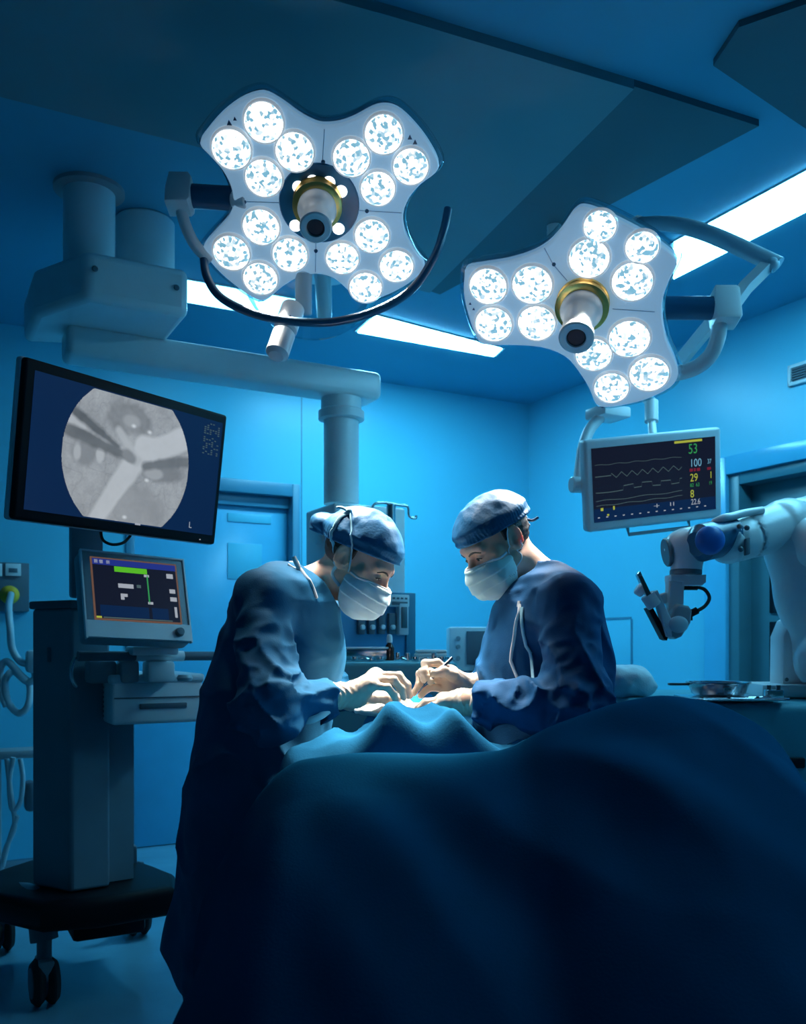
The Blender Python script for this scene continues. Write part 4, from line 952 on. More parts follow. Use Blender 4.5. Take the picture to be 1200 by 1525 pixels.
# ------------------------------------------------------------------ rear: instrument trolley and machine
Yt = 3.22
bz1 = P(0, 986, Yt).z
xl, xr_ = P(470,0,Yt).x, P(682,0,Yt).x
bt = thing('back_table', 'draped back table with trays between the two surgeons', 'table', ((xl+xr_)/2, Yt+.3, 0))
bc = Vector(((xl+xr_)/2, Yt+.22, bz1-.38)); bh = ((xr_-xl)/2, .22, .38)
def s_bt(p):
    q = p-np.array(bc, np.float32); low = np.clip((.36-q[:,2])/.7, 0, 1)
    d = s_box(q, (0,0,0), bh, .012)
    return d+.020*low*noise(np.stack([q[:,0]*9+q[:,1]*9, q[:,1]*3, q[:,2]*1.2], 1))-.012*low
sdf_obj('drape_cover', s_bt, (xl-.08,Yt-.08,bz1-.85), (xr_+.08,Yt+.74,bz1+.05), .012, 'teal', bt)
for dx in (xl+.08, xr_-.08):
    for dy in (Yt+.08, Yt+.36): MB().cyl((dx,dy,0), (dx,dy,bz1-.3), .015).build('leg', 'steel', bt)
def on_bt(px, dy): p = P(px, 900, Yt+dy); p.z = bz1+.003; return p
s_ = Yt/F
p = on_bt(547, .20); tb = thing('sterilising_box', 'low metal sterilising box on the back table beside the bottle', 'box', p)
MB().box(Matrix.Translation((p.x,p.y,bz1+.003+.022)), (.155,.11,.040), .006).build('box_body', 'steel', tb)
MB().box(Matrix.Translation((p.x,p.y,bz1+.003+.046)), (.163,.118,.008), .003).build('lid', 'offwhite', tb)
p = on_bt(580, .16); bo = thing('brown_bottle', 'dark brown bottle with a white cap on the back table', 'bottle', p)
MB().lathe([(0,0),(.017,0),(.018,.004),(.018,.045),(.014,.058),(.008,.064),(.008,.07),(0,.07)], Matrix.Translation(p), 24).build('glass_body', 'bottle', bo)
MB().lathe([(0,.066),(.011,.066),(.011,.086),(.008,.096),(.0,.098)], Matrix.Translation(p), 24).build('cap', 'white', bo)
for i in range(3):
    p = on_bt(640, .17); t_ = MB().box(Matrix.Translation((p.x+.002*i, p.y, bz1+.011+.013*i)) @ Matrix.Rotation(.02*i, 4, 'Z'), (.125-.006*i,.10,.0125), .006, 3).build('folded_towel', 'towel')
    tag(t_, ('folded white towel at the bottom of the stack on the back table','folded white towel in the middle of the stack on the back table','folded white towel topmost of the stack on the back table')[i], 'towel', 'folded towels on the back table')
for i, (px, dy, k) in enumerate([(528,.05,0),(541,.08,1),(553,.05,2),(566,.06,0),(596,.05,1),(607,.08,2),(618,.05,0),(634,.05,1),(646,.06,2),(658,.05,0),(667,.09,1),(592,.20,2),(602,.18,0)]):
    p = on_bt(px, dy); 
    if k == 0: mb = MB().lathe([(0,0),(.012,0),(.015,.014),(.0145,.016),(.010,.004),(0,.003)], Matrix.Translation(p), 16)
    elif k == 1: mb = MB().tube([p+Vector((-.02,0,.004)), p+Vector((.0,.0,.010)), p+Vector((.022,.01,.004))], .004, n=8)
    else: mb = MB().cyl(p, p+Z*(.016 if px < 590 else .03), .009, bev=.002, n=16)
    pl2 = ('steel thimble cup','steel clip','small steel vial')[k]
    where = ['at the left end of the back table, before the metal box','second from the left before the metal box','third from the left before the metal box','under the right corner of the metal box','right of the brown bottle at the table edge','midway between bottle and towels at the table edge','left before the towels','before the left half of the towels','before the middle of the towels','before the right half of the towels','at the right end of the back table','standing close behind the bottle','standing between the bottle and the towels'][i]
    nm = ('medicine_cup','towel_clip','glass_vial')[k]
    tag(mb.build(nm, 'steel'), pl2+' '+where, ('cup','clip','vial')[k], 'small instruments on the back table')
Ya = 4.35
am = thing('anaesthesia_machine', 'pale machine with a dark front panel behind the man in the cap', 'machine', P(705, 0, Ya)*1.0)
am.location.z = 0
fM, sM = rbox(664, 667, 735, 935, 996, Ya)
fM = Matrix.Translation(P(708, 966, Ya+.15)); sM = (.275, .30, .21)
hs2 = MB().box(fM, sM, .008).build('upper_case', 'offwhite', am)
wb(MB(), fM, -.055, .13, -sM[1]/2-.008, -sM[1]/2+.002, -.075, .085, .003).build('front_panel', 'dgrey', hs2)
wb(MB(), fM, .02, .12, -sM[1]/2-.012, -sM[1]/2-.006, -.03, .06, .003).build('dark_window', 'darkglass', hs2)
for k, z in enumerate((.05,.01,-.045)):
    MB().lathe([(0,0),(.012,0),(.010,.014),(0,.015)], axis_frame(fM @ Vector((-.095,-sM[1]/2,z)), (0,-1,0)), 16).build('control_dial', 'grey', hs2)
MB().box(Matrix.Translation(P(708,1003,Ya+.14)), (.31,.34,.022), .004).build('shelf', 'white', am)
MB().box(Matrix.Translation(P(722,993,Ya-.04)), (.09,.04,.05), .01).build('vaporiser', 'dgrey', am)
zz = P(0,1010,Ya).z
MB().box(Matrix.Translation((P(708,0,Ya).x, Ya+.16, (zz+.12)/2)), (.29,.30,zz-.12), .008).build('drawer_case', 'offwhite', am)
for k in range(3): MB().box(Matrix.Translation((P(708,0,Ya).x, Ya+.005, zz-.10-.2*k)), (.25,.012,.16), .004).build('drawer', 'grey', am)
for dx in (-.11,.11):
    for dy in (.05,.27): MB().cyl((P(708,0,Ya).x+dx-.015, Ya+dy, .06), (P(708,0,Ya).x+dx+.015, Ya+dy, .06), .06, bev=.008).build('caster', 'rubber', am)
# ------------------------------------------------------------------ draped patient table
def npv(*a): return np.array(a, np.float32)
def bump(x, y, cx, cy, rx, ry): return np.exp(-((x-cx)/rx)**2-((y-cy)/ry)**2)
_px = [-.34,-.30,-.26,-.21,-.10,.10,.20,.27,.33,.42,.50,.60,.69,.755,.82,.9]
_pz = [.80,.88,.94,.983,.995,.992,.998,1.040,1.062,1.094,1.108,1.093,1.045,.96,.82,.66]
def s_front(p):
    x, y, z = p.T
    h = sum(np.interp(x+o, _px, _pz) for o in (-.025,-.012,0,.012,.025))/5
    t = np.maximum(0, 1.72-y)
    h = h-.72*t**1.35-.9*np.maximum(0, y-1.74)
    w = np.clip(t/.12, .15, 1)
    h = h+w*(.020*ridge(np.stack([x*4.2+y*3.2, y*1.6-x*1.2, x*0+.5], 1))+.013*noise(np.stack([x*9+y*5, y*4, x*0+7], 1))-.02)
    d = (z-h)*.55
    low = np.clip((.95-z)/.8, 0, 1)
    side = s_box(p, (.215,1.44,.60), (.575,.40,.59), .08)+.022*noise(np.stack([x*6+y*6, y*6-x*2, z*1.3], 1))-.03*low
    return smax(d, side, .09)
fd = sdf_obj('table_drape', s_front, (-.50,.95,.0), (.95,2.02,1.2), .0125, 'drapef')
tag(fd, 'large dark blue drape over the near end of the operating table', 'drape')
def h_tent(x, y):
    e = np.abs(x-.02)
    h = .935+.130*np.exp(-(e/.225)**1.7)
    r = np.hypot(x-.02, y-2.17); th = np.arctan2(y-2.17, x-.02)
    wv = th*7.0+.9*noise(np.stack([x*9, y*9, x*0+2], 1))+.6
    sn = np.sin(wv*.8); h = h+.052*(.55-np.sqrt(sn*sn+.02))*np.clip((r-.05)/.16, 0, 1)
    h = h+.012*noise(np.stack([x*16, y*16, x*0+5], 1))*np.clip(r/.1, 0, 1)
    h = h-.052*np.clip((y-2.04)/.06, 0, 1)*bump(x, y, .02, 2.22, .21, .20)
    return h-.03*np.clip((1.90-y)/.06, 0, 1)
def s_tent(p):
    x, y, z = p.T
    d = (z-h_tent(x, y))*.5
    n1 = noise(np.stack([x*7, y*7, z*1.5+4], 1))
    side = smin(s_box(p, (.055,1.935,.6), (.32,.095,.565), .05), s_box(p, (.015,2.42,.6), (.125,.45,.565), .05), .05)+.010*n1
    return smax(d, side, .05)
tag(sdf_obj('patient_drape', s_tent, (-.35,1.74,.0), (.42,2.9,1.17), .009, 'drape'), 'blue drape tented over the patient between the two surgeons', 'drape')
g_ = P(592, 1046, 2.22)
def s_gz(p): return s_ell(p, (g_.x+.02, 2.245, 1.037), (.130,.090,.017))+.004*noise(p*60)  # pad enlarged and whitened to bounce lamp light onto the faces
tag(sdf_obj('gauze_pad', s_gz, (g_.x-.17,2.10,1.00), (g_.x+.21,2.38,1.09), .004, 'gauze'), 'pale gauze pad on the drape under the gloved hands', 'gauze')
pc_ = P(930, 1040, 2.92)
def s_pil(p): return s_box(p, (.715,2.93,1.084), (.075,.12,.045), .04)+.012*noise(p*18)+.006*noise(p*40)
tag(sdf_obj('cloth_bundle', s_pil, (.58,2.75,1.0), (.85,3.1,1.15), .006, 'cloth'), 'pale rumpled cloth bundle on the table behind the man in the cap', 'cloth')

# ------------------------------------------------------------------ people
def pose(C, pitch, yaw, face, roll=0.0):
    """columns: forward, left, up of a head; face=+1 looks to +X, -1 to -X; yaw turns it to the camera"""
    p, y = math.radians(pitch), math.radians(yaw)
    f = Vector((face*math.cos(p)*math.cos(y), -math.cos(p)*math.sin(y), -math.sin(p)))
    fh = Vector((f.x, f.y, 0)).normalized(); l = Z.cross(fh); u = f.cross(l)
    if roll: q = Matrix.Rotation(math.radians(roll), 3, f); l, u = q @ l, q @ u
    return np.array([f, l, u], np.float32).T
def h_skull(q):
    x, y, z = q.T; a = np.abs(y); qa = np.stack([x, a, z], 1)
    d = s_ell(q, (-.012,0,.030), (.098,.077,.095))
    d = smin(d, s_ell(q, (.030,0,-.040), (.064,.060,.078)), .03)
    d = smin(d, s_cone(qa, (.0,.050,-.055), (.070,.018,-.102), .018, .017), .025)
    d = smin(d, s_cone(q, (.070,0,-.105), (.074,0,-.098), .018, .020), .02)
    return d, x, a, z, qa
def h_face(q, lid=.6):
    d, x, a, z, qa = h_skull(q)
    d = smin(d, s_cone(qa, (.060,.043,-.022), (.045,.056,-.012), .018, .018), .02)
    d = smin(d, s_cone(qa, (.088,.010,.028), (.074,.046,.026), .010, .010), .018)
    d = smax(d, -s_ell(qa, (.094,.031,.004), (.016,.017,.013)), .012)
    d = smin(d, s_cone(qa, (.0755,.031,.003), (.0756,.031,.003), .0125, .0125), .004)
    d = smin(d, s_cone(q, (.090,0,.012), (.114,0,-.034), .007, .010), .012)
    d = smin(d, s_cone(qa, (.102,.000,-.040), (.098,.013,-.040), .008, .007), .008)
    d = smin(d, s_cone(qa, (.094,0,-.066), (.084,.020,-.067), .008, .005), .008)
    d = smin(d, s_cone(qa, (.091,0,-.078), (.082,.016,-.077), .008, .005), .008)
    # ear: flattened cup with a rim and a lobe, tipped back
    e = (qa-npv(-.012,.077,-.003))/1.12; ex = e[:,0]*.97+e[:,2]*.22; ez = e[:,2]*.97-e[:,0]*.22; ey = e[:,1]-.25*(-ex)
    rr = np.sqrt((ex/.0175)**2+(ez/.030)**2)
    body = np.stack([ex, ey, ez], 1)
    ear = s_ell(body, (0,0,0), (.0175,.0075,.031))
    rim = np.sqrt(((rr-.92)*.020)**2+(ey-.006)**2)-.0034
    ear = smin(ear, np.where(ez > -.018, rim, rim+.004), .004)
    ear = smax(ear, -s_ell(body, (.003,.008,-.001), (.0085,.0075,.015)), .003)
    return smin(d, ear, .006)
def sock(path, rs): return lambda p: s_chain(p, path, rs)
def hand_sdf(wrist, palm, fingers, rp=.0155, grow=0.0):
    """palm: knuckle points; fingers: (joints, radius at root, radius at tip)"""
    def f(p):
        d = None
        for k in palm:
            e = s_cone(p, wrist, k, .024+grow, rp+grow); d = e if d is None else smin(d, e, .014)
        for a, b in zip(palm, palm[1:]): d = smin(d, s_cone(p, a, b, rp-.002+grow, rp-.002+grow), .012)
        for js, r0, r1 in fingers:
            n = len(js); e = s_chain(p, js, [r0+(r1-r0)*i/(n-1)+grow for i in range(n)])
            for j in js[1:-1]: e = smin(e, s_cone(p, j, j+Vector((0,0,1e-4)), r0*1.03+grow, r0*1.03+grow), .003)
            d = smin(d, e, .0045)
        return d
    return f
def torso_sdf(tab, Yc, hem=None):
    tab = sorted([(P(0,py,Yc).z, P(a,0,Yc).x, P(b,0,Yc).x, d, (Yc if len(r) < 1 else r[0])) for (py,a,b,d,*r) in tab])
    zs = np.array([t[0] for t in tab]); cx = np.array([(t[1]+t[2])/2 for t in tab]); hx = np.array([(t[2]-t[1])/2 for t in tab]); hy = np.array([t[3] for t in tab])
    def f(p, grow=0.0):
        x, y, z = p.T; zc = np.clip(z, zs[0], zs[-1])
        c = np.interp(zc, zs, cx); a = np.interp(zc, zs, hx)+grow; b = np.interp(zc, zs, hy)+grow
        u, v = (x-c)/a, (y-Yc)/b; k = (np.abs(u)**2.3+np.abs(v)**2.3)**(1/2.3)
        d = (k-1)*np.minimum(a, b)*.9
        return smax(d, smax(z-zs[-1]-.0, zs[0]-z, .01), .03)
    return f, zs
def person(name, spec, label):
    S = spec; C = S['head']; R = S['R']; sc = S['scale']; Cn = npv(*C)
    root = thing(name, label, 'person', Vector((S['ankles'][0].x, S['ankles'][0].y, 0)))
    def L(p): return ((p-Cn)@R)/sc
    def Wd(v): return C + Vector([float(t) for t in R@npv(*v)])*sc
    fH = lambda p: h_face(L(p))*sc
    neck0, neck1 = Wd((-.028,0,-.055)), S['neck']
    tor, zs = torso_sdf(S['torso'], S['Yc'])
    sh = S['shoulders']; arms = S['arms']
    hands = [hand_sdf(*h, grow=-.0015) for h in S['hands']]
    hipz = S['hip']
    lo = npv(*S['lo']); hi = npv(*S['hi'])
    # head bounding sphere keeps the evaluation cheap
    def gated(p, fn, c, r):
        dc = np.linalg.norm(p-npv(*c), axis=1)-r; out = dc+.04; m = dc < .05
        if m.any(): out = out.copy(); out[m] = fn(p[m])
        return out
    hc = [h[0] for h in S['hands']]
    def f_body(p):
        d = gated(p, fH, C, .19)
        d = smin(d, s_cone(p, neck0, neck1, .054*sc, .058*sc), .025)
        d = smin(d, s_chain(p, [sh[0], neck1, sh[1]], [.040,.050,.040]), .03)
        d = smin(d, s_chain(p, [lerp(neck1, S['mid'], .5), S['mid'], hipz], [.09,.11,.14]), .05)
        for s_, (el, wr), hnd, h0 in zip(sh, arms, hands, hc):
            d = smin(d, s_chain(p, [s_, el, wr], [.05,.038,.026]), .02)
            d = smin(d, gated(p, hnd, h0, .20), .01)
        for kn, an in zip(S['knees'], S['ankles']):
            o = Vector((0, .09 if an.y > S['Yc'] else -.09, 0))
            d = smin(d, s_chain(p, [hipz+o, kn, an], [.09,.06,.042]), .03)
            d = smin(d, s_cone(p, an+Vector((0,0,-.03)), an+Vector((.15*S['face'],0,-.045)), .042, .032), .02)
        return d
    sdf_obj('body', f_body, lo, hi, .0036, S['skin'], root)
    # gown: body of the coat, sleeves, neckline; folds follow cloth tension
    cuff = S['cuffs']
    def f_gown(p):
        x, y, z = p.T
        d = tor(p)
        d = smin(d, s_chain(p, [sh[0], lerp(neck1, S['mid'], .12), sh[1]], [.070,.082,.070]), .05)
        low = np.clip((1.25-z)/.9, 0, 1)
        d = d + (.006+.016*low)*noise(np.stack([x*10, y*10, z*2.0+x*2], 1)) + .009*(.6-ridge(np.stack([x*8+z*7, y*7, z*5-x*4], 1))**2) + .004*noise(np.stack([x*20+z*9, y*18, z*12], 1)) - .002
        for i, (s_, (el, wr), cu) in enumerate(zip(sh, arms, cuff)):
            r = S['sleeve']
            t1 = np.clip(((p-npv(*s_))@npv(*(el-s_)))/(el-s_).length_squared, 0, 1)
            e = s_chain(p, [s_, el, cu], [r[0], r[1], r[2]], .03)
            fold = .020*ridge(np.stack([x*13+z*7+i*5, y*9, z*15-x*6], 1))**2+.010*ridge(np.stack([x*24-z*14+i*3, y*15, z*22], 1))**2+.006*noise(np.stack([x*30, y*24, z*34], 1))
            n = (wr-el).normalized(); m = (p-npv(*cu))@npv(*n)
            e = smax(e+.010-fold*(.25+.75*t1), m-.004, .006)
            d = smin(d, e, .018)
        # cut the sleeve ends, the neckline and the hem
        d = smax(d, -(s_cone(p, neck0+(neck0-neck1)*.6, S['collar'], S['coll_r'][0], S['coll_r'][1])), .008)
        if S.get('slit'): d = smax(d, -(s_chain(p, S['slit'], [.014,.030,.030,.018])), .006)
        hz = S['hemz']+np.clip((S['hemx']-x)*1.04*S['face'], -.03, .12)
        return smax(d, hz-z, .006)
    sdf_obj('gown', f_gown, lo, hi, .0062, S['gown'], root)
    def f_under(p):
        d = tor(p, -.016); d = smin(d, s_chain(p, [sh[0], neck1, sh[1]], [.045,.055,.045]), .04)
        d = smax(d, -(s_cone(p, neck0, neck1+(neck1-neck0)*.25, .066*sc, .055*sc)), .006)
        return smax(d, zs[0]+.45-p[:,2], .01)
    if S.get('under'): sdf_obj('scrub_shirt', f_under, lo, hi, .008, S['under'], root)
    def f_leg(p):
        d = None
        for kn, an in zip(S['knees'], S['ankles']):
            o = Vector((0, .09 if an.y > S['Yc'] else -.09, 0))
            e = s_chain(p, [hipz+o, kn, an+Vector((0,0,.03))], [.11,.088,.072], .03); d = e if d is None else smin(d, e, .03)
        d = d+.008*noise(p*npv(14,14,5))
        return smax(smax(d, .06-p[:,2], .01), p[:,2]-hipz.z, .02)
    sdf_obj('trousers', f_leg, (lo[0],lo[1],0), (hi[0],hi[1],hipz.z+.05), .009, 'trouser', root)
    for an in S['ankles']:
        def f_sh(p, an=an): 
            d = s_cone(p, an+Vector((-.02*S['face'],0,-.025)), an+Vector((.16*S['face'],0,-.042)), .050, .040)
            return smax(d, .004-p[:,2], .006)
        sdf_obj('shoe', f_sh, (an.x-.3,an.y-.1,0), (an.x+.3,an.y+.1,.12), .006, 'black', root)
    # gloves
    for (w, pk, fs), g, (el, wr), cu in zip(S['hands'], S['hands'], arms, cuff):
        hf = hand_sdf(w, pk, fs, grow=.0008)
        axis = (wr-el).normalized(); pull = cu-axis*.02
        def f_gl(p):
            d = hf(p); t = (p-npv(*cu))@npv(*axis)
            wv = np.sin(t*430+8*noise(p*25))*.0013+.0018*noise(p*npv(90,90,40))
            d = smin(d, s_chain(p, [pull, lerp(pull, w, .55), w], [.0365,.031,.028])+wv, .012)
            return d+.0006*noise(p*160)
        b = [pull]+list(pk)+[j for q in fs for j in q[0]]
        l_ = npv(*[min(v[i] for v in b)-.05 for i in range(3)]); h_ = npv(*[max(v[i] for v in b)+.05 for i in range(3)])
        sdf_obj('glove', f_gl, l_, h_, .0021, 'glove', root)
    # cap
    hc_lo = npv(*C)-.24; hc_hi = npv(*C)+.24
    def f_cap0(p):
        q = L(p); x, y, z = q.T
        d = s_ell(q, (-.012,0,.034+S['puff']), (.116,.091,.097+S['puff']))
        d = smin(d, s_ell(q, (-.052,0,.028), (.076,.080,.080)), .03)
        if S['bun']: d = smin(d, s_ell(q, S['bun'], (.046,.046,.040)), .012)
        return q, d
    def f_cap(p):
        q, d = f_cap0(p); x, y, z = q.T
        plane = z-(S['capz']+S['caps']*x)          # > 0 above the lower edge
        band = np.exp(-(plane-.014)**2/.00022)
        th = np.arctan2(y, x+.015)
        d = d + (.0009*np.sin(th*64+6*noise(q*30))+.0030*noise(q*npv(22,22,130)+3))*np.clip(1-plane/.045, 0, 1) + .0026*noise(q*npv(26,26,40)) + .0020*noise(q*npv(60,60,22)) - .003*np.exp(-(plane-.032)**2/.0003) + .003*band
        return smax(d, -plane, .004)*sc
    cap = sdf_obj('surgical_cap', f_cap, hc_lo, hc_hi, .0026, S['cap'], root)
    # hair below the cap
    def f_hair(p):
        q = L(p); x, y, z = q.T; d, *_ = h_skull(q); a = np.abs(y)
        d = d-.0055+.0016*noise(q*npv(50,50,140))
        side = np.where(x > -.004, (x-.012)*.9 + np.clip(.005-z, 0, 1)*1.6, -1)
        d = smax(d, S['hairz']-z+np.clip(x+.02, 0, 1)*.2, .004); d = smax(d, side, .003)
        d = smax(d, z-.06, .004)
        return smax(d, -(h_ear_zone(q)), .002)*sc
    def h_ear_zone(q): return s_ell(np.stack([q[:,0], np.abs(q[:,1]), q[:,2]], 1), (-.010,.078,-.006), (.019,.020,.031))
    sdf_obj('hair', f_hair, hc_lo, hc_hi, .0028, 'hair', root)
    # mask with pleats
    def f_mask0(q):
        d = s_ell(q, (.048,0,-.058), (.078,.0775,.070)); d = smin(d, s_cone(q, (.107,0,-.040), (.108,0,-.075), .020, .020), .045)
        return smin(d, s_ell(q, (.060,0,-.093), (.046,.045,.034)), .03)
    def f_mask(p):
        q = L(p); x, y, z = q.T
        d = f_mask0(q)
        s = (z+.018)/.030; fr_ = s-np.floor(s)
        d = d + .0038*(fr_-.5)*np.clip((z+.115)/.03, 0, 1) + .0030*noise(q*npv(24,24,40)) + .0012*noise(q*70)
        top = z-(-.024+.10*x); 
        back = (.012-.28*(z+.03))-x
        d = smax(d, top, .003); d = smax(d, back, .004)
        return smax(d, -(f_mask0(q)+.006), .001)*sc
    mk = sdf_obj('face_mask', f_mask, hc_lo, hc_hi, .0022, S['mask'], root)
    fm_ = lambda p: np.minimum(np.minimum(gated(p, fH, C, .19), f_mask(p)), f_cap(p))
    ns = S['near']
    # upper hem of the mask, straps
    def ribbon(pts, w, t, m, nm, parent, off=.0015, sm=6):
        pts = catmull([Wd(v) for v in pts], sm); pts = onto(fm_, pts, off)
        MB().tube(pts, w, n=8, smooth=0, ry=t).build(nm, m, parent)
    hem = [(.026, ns*.071, -.0225), (.042, ns*.069, -.020), (.075, ns*.050, -.017), (.105, ns*.022, -.014), (.118, 0, -.013), (.105, -ns*.022, -.014), (.075,-ns*.05,-.017)]
    ribbon(hem, .0032, .0026, 'strap', 'mask_hem', mk, .0005)
    if S['tie']:
        ribbon([(.020,ns*.072,-.026),(.012,ns*.082,.006),(-.010,ns*.090,.045),(-.042,ns*.085,.080),(-.070,ns*.065,.098)], .0048, .0022, 'strapb', 'mask_tie', mk, .003)
        ribbon([(.022,ns*.068,-.072),(-.022,ns*.074,-.055),(-.050,ns*.078,-.015),(-.066,ns*.080,.030),(-.076,ns*.070,.070),(-.072,ns*.062,.096)], .0042, .0020, 'strapb', 'mask_tie', mk, .003)
        kn = onto(fm_, [Wd((-.074, ns*.062, .098))], .006)[0]
        mb = MB().ball(kn, .008)
        for d_ in ((-.03,.012,.010),(-.025,.004,-.02)): mb.tube([kn, kn+Vector(d_)*.6+Z*.004, kn+Vector(d_)], .004, n=8)
        mb.build('tie_knot', 'strapb', mk)
    else:
        ribbon([(.020,ns*.070,-.030),(.012,ns*.078,-.008),(.004,ns*.084,.018),(-.006,ns*.086,.030)], .0016, .0014, 'strap', 'ear_loop', mk, .001)
        ribbon([(.026,ns*.066,-.074),(-.006,ns*.074,-.062),(-.016,ns*.084,-.034),(-.020,ns*.087,-.015)], .0016, .0014, 'strap', 'ear_loop', mk, .001)
    # eyes looking down, lashes, brows
    fh = lambda p: gated(p, fH, C, .19)
    for s in (1, -1):
        ec = onto(fh, [Wd((.095, s*.031, -.001))], 0)[0]
        ex = Vector([float(t) for t in R@npv(1,0,0)]); el_ = Vector([float(t) for t in R@npv(0,1,0)]); eu = Vector([float(t) for t in R@npv(0,0,1)])
        ey = MB().ball(ec-ex*.0010, (.0098*sc,.0030*sc,.0018*sc), axis_frame(Vector((0,0,0)), ex, el_)).build('eye', 'sclera', root)
        MB().ball(ec+ex*.0004-eu*.0006, (.0056*sc,.0034*sc,.0014*sc), axis_frame(Vector((0,0,0)), ex, el_)).build('iris', 'eye', ey)
        ls = onto(fh, catmull([Wd(v) for v in ((.086,s*.018,.001),(.094,s*.026,.0050),(.094,s*.033,.0050),(.086,s*.046,-.001))], 4), .0010)
        MB().tube(ls, .0014, n=6, smooth=0).build('eyelashes', 'hair', root)
        br_ = onto(fh, catmull([Wd(v) for v in ((.100,s*.014,.018),(.098,s*.026,.0225),(.090,s*.038,.0235),(.078,s*.049,.018))], 5), .0012)
        MB().tube(br_, lambda t: .0026*(1-.7*abs(t-.35)), n=8, smooth=0, ry=.0009, up=eu).build('eyebrow', 'hair', root)
    return root, Wd, L, f_gown

def F_(pts, r0, r1): return ([P(*p) for p in pts], r0, r1)
Rw = pose(None, 37, 20, 1); Yw = 2.27
woman = dict(head=P(534,836,Yw), R=Rw, scale=.93, neck=P(452,882,2.29), collar=P(470,888,2.29), coll_r=(.085,.050), Yc=2.30, face=1, near=-1,
    torso=[(850,402,450,.10),(870,368,482,.17),(900,348,504,.195),(950,327,513,.185),(1000,313,511,.185),(1060,300,500,.195),(1130,288,484,.21),(1200,277,474,.22),(1260,273,468,.23),(1330,265,462,.24),(1400,260,458,.245),(1445,258,456,.25)],
    shoulders=[P(392,895,2.13), P(436,893,2.47)], mid=P(400,1000,2.3), hip=P(365,1165,2.3),
    arms=[(P(398,1052,1.99), P(505,1036,2.11)), (P(450,1012,2.57), P(535,1044,2.38))],
    cuffs=[P(488,1037,2.10), P(518,1040,2.41)], sleeve=(.070,.070,.046),
    knees=[P(362,1400,2.22), P(362,1400,2.40)], ankles=[P(358,1622,2.20), P(358,1622,2.42)],
    hands=[(P(530,1034,2.12), [P(552,1020,2.09), P(556,1011,2.11), P(559,1006,2.135), P(561,1006,2.165)],
            [F_([(552,1020,2.09),(577,1024,2.085),(586,1034,2.095),(590,1043,2.11)],.0088,.0070),
             F_([(556,1011,2.11),(586,1013,2.105),(597,1026,2.115),(601,1038,2.13)],.0096,.0074),
             F_([(559,1006,2.135),(592,1007,2.135),(604,1021,2.14),(608,1036,2.15)],.0098,.0076),
             F_([(561,1006,2.165),(594,1006,2.175),(606,1020,2.18),(610,1036,2.18)],.0096,.0074),
             F_([(536,1036,2.145),(556,1040,2.175),(575,1041,2.19),(592,1041,2.195)],.0130,.0084)]),
           (P(552,1046,2.34), [P(572,1040,2.30), P(575,1036,2.32), P(577,1036,2.345), P(577,1038,2.37)],
            [F_([(572,1040,2.30),(592,1044,2.285),(602,1052,2.28)],.0096,.0074), F_([(575,1036,2.32),(600,1040,2.31),(610,1050,2.30)],.0098,.0076),
             F_([(577,1036,2.345),(602,1040,2.34),(612,1050,2.33)],.0096,.0074), F_([(577,1038,2.37),(598,1044,2.37),(606,1052,2.36)],.0088,.007),
             F_([(556,1050,2.32),(575,1052,2.28),(590,1054,2.26)],.012,.0084)])],
    gown='gown', under=None, cap='cap', capz=.031, caps=.25, bun=(-.130,-.01,.018), puff=.006, hairz=-.035, mask='maskw', tie=True, skin='skinw',
    hemz=.385, hemx=P(300,0,2.3).x, lo=(-.72,1.84,.0), hi=(.16,2.80,1.60))
wroot, wW, wL, w_gown = person('person', woman, 'person in a blue gown leaning in from the left, hair bunched in the cap')
def cloth_strip(f, pts, w, m, nm, parent, ry=.0022):
    MB().tube(onto(f, catmull([P(*q) for q in pts], 6), .0025), w, n=8, smooth=0, ry=ry).build(nm, m, parent)
cloth_strip(w_gown, [(430,848,2.24),(444,852,2.20),(456,862,2.17),(464,878,2.16),(470,892,2.15)], .0042, 'strap', 'neck_tie', wroot)
MB().tube([P(447,850,2.19),P(441,838,2.19),P(437,829,2.19)], .006, n=8, ry=.002).tube([P(447,850,2.19),P(436,846,2.19),P(428,841,2.19)], .0045, n=8, ry=.002).build('tie_end', 'strap', wroot)
MB().tube([P(450,1075,2.03),P(464,1072,2.03),P(478,1066,2.04),P(489,1058,2.06)], .008, n=8, ry=.0025).build('cuff_tie', 'strap', wroot)

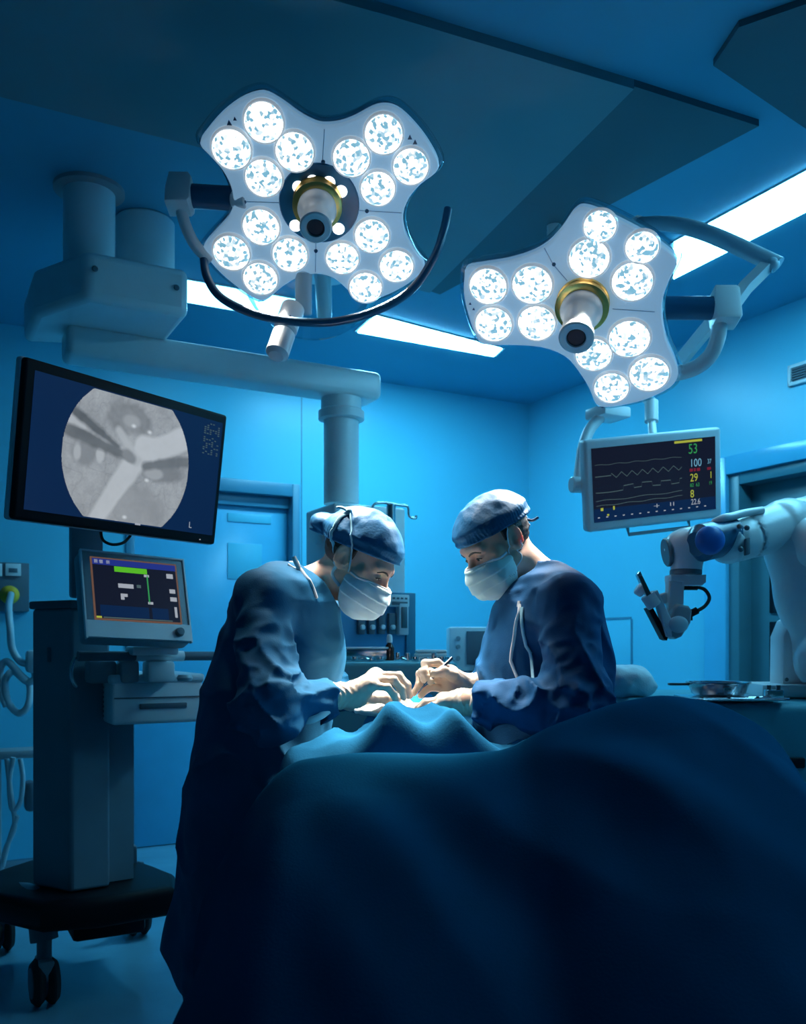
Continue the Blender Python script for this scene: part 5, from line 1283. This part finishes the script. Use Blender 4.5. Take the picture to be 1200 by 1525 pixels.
Rm = pose(None, 37, 24, -1)
man = dict(head=P(738,808,2.30), R=Rm, scale=.93, neck=P(812,872,2.32), collar=P(800,880,2.31), coll_r=(.088,.054), Yc=2.32, face=-1, near=1,
    torso=[(848,790,832,.10),(862,760,856,.16),(880,745,880,.19),(900,735,894,.21),(950,722,904,.20),(1000,714,911,.195),(1050,710,910,.20),(1100,708,908,.205),(1200,708,908,.215),(1330,708,910,.23),(1420,708,912,.235)],
    shoulders=[P(848,900,2.11), P(822,898,2.53)], mid=P(815,1000,2.32), hip=P(810,1165,2.32),
    arms=[(P(858,1052,2.00), P(700,1043,2.10)), (P(800,1012,2.60), P(698,1022,2.33))],
    cuffs=[P(714,1044,2.09), P(716,1020,2.38)], sleeve=(.076,.070,.048),
    knees=[P(815,1400,2.22), P(815,1400,2.42)], ankles=[P(818,1618,2.21), P(818,1618,2.43)],
    hands=[(P(688,1046,2.12), [P(662,1046,2.10), P(660,1043,2.125), P(660,1043,2.15), P(662,1045,2.17)],
            [F_([(662,1046,2.10),(642,1052,2.10),(632,1060,2.11)],.0088,.007), F_([(660,1043,2.125),(636,1047,2.125),(625,1056,2.13)],.0098,.0076),
             F_([(660,1043,2.15),(634,1046,2.15),(622,1055,2.155)],.0098,.0076), F_([(662,1045,2.17),(638,1048,2.18),(626,1055,2.18)],.0096,.0074),
             F_([(684,1050,2.14),(664,1054,2.17),(646,1056,2.19)],.013,.0085)]),
           (P(696,1022,2.30), [P(671,1001,2.235), P(668,1008,2.25), P(666,1018,2.255), P(668,1029,2.25)],
            [F_([(671,1001,2.235),(651,987,2.225),(633,988,2.215),(632,1001,2.20),(635,1008,2.195)],.0098,.0078),
             F_([(668,1008,2.25),(640,1001,2.235),(628,1001,2.22),(632,1011,2.205),(641,1015,2.195)],.0098,.0078),
             F_([(666,1018,2.255),(639,1008,2.25),(625,1004,2.24),(624,1021,2.225),(616,1032,2.22)],.0096,.0074),
             F_([(668,1029,2.25),(648,1024,2.24),(636,1026,2.235),(626,1036,2.23)],.0088,.007),
             F_([(688,1018,2.27),(675,1006,2.225),(660,1000,2.20),(646,1003,2.185)],.0135,.0092)])],
    gown='gownb', under='scrub', slit=[P(790,884,2.12), P(775,915,2.09), P(768,965,2.08), P(760,1005,2.07)], cap='capb', capz=.034, caps=.12, bun=None, puff=.0, hairz=-.045, mask='mask', tie=False, skin='skin',
    hemz=.32, hemx=0.0, lo=(.00,1.84,.0), hi=(.66,2.86,1.66))
mroot, mW, mL, m_gown = person('person', man, 'person in a navy gown and mint mask on the right, holding a scalpel')
cloth_strip(m_gown, [(758,884,2.14),(749,912,2.12),(743,950,2.12),(739,990,2.11)], .0042, 'strap', 'gown_edging', mroot)
cloth_strip(m_gown, [(757,900,2.12),(759,930,2.11),(764,965,2.10),(766,1000,2.09)], .0045, 'strapb', 'gown_edging', mroot)
# the cap ties at the back of the man's head
kt = mW((-.108,.01,.005)); MB().ball(kt, .010).tube([kt, kt+Vector((.02,-.01,-.006)), kt+Vector((.035,-.01,.002))], .004, n=8).tube([kt, kt+Vector((.012,-.01,-.02))], .004, n=8, smooth=0).build('cap_tie', 'capb', mroot)
# scalpel held between thumb and finger
sa, sb_ = P(673,980,2.235), P(622,1031,2.175)
sc_ = thing('scalpel', 'dark steel scalpel held by the person with the mint mask', 'scalpel', lerp(sa, sb_, .5))
MB().tube([sa, lerp(sa,sb_,.72)], .0042, smooth=0, n=10, ry=.0026).build('handle', 'dsteel', sc_)
MB().tube([lerp(sa,sb_,.70), lerp(sa,sb_,.80), lerp(sa,sb_,1)], lambda t: .0042*(1-t)+.0008, smooth=3, n=8, ry=.0009).build('blade', 'steel', sc_)
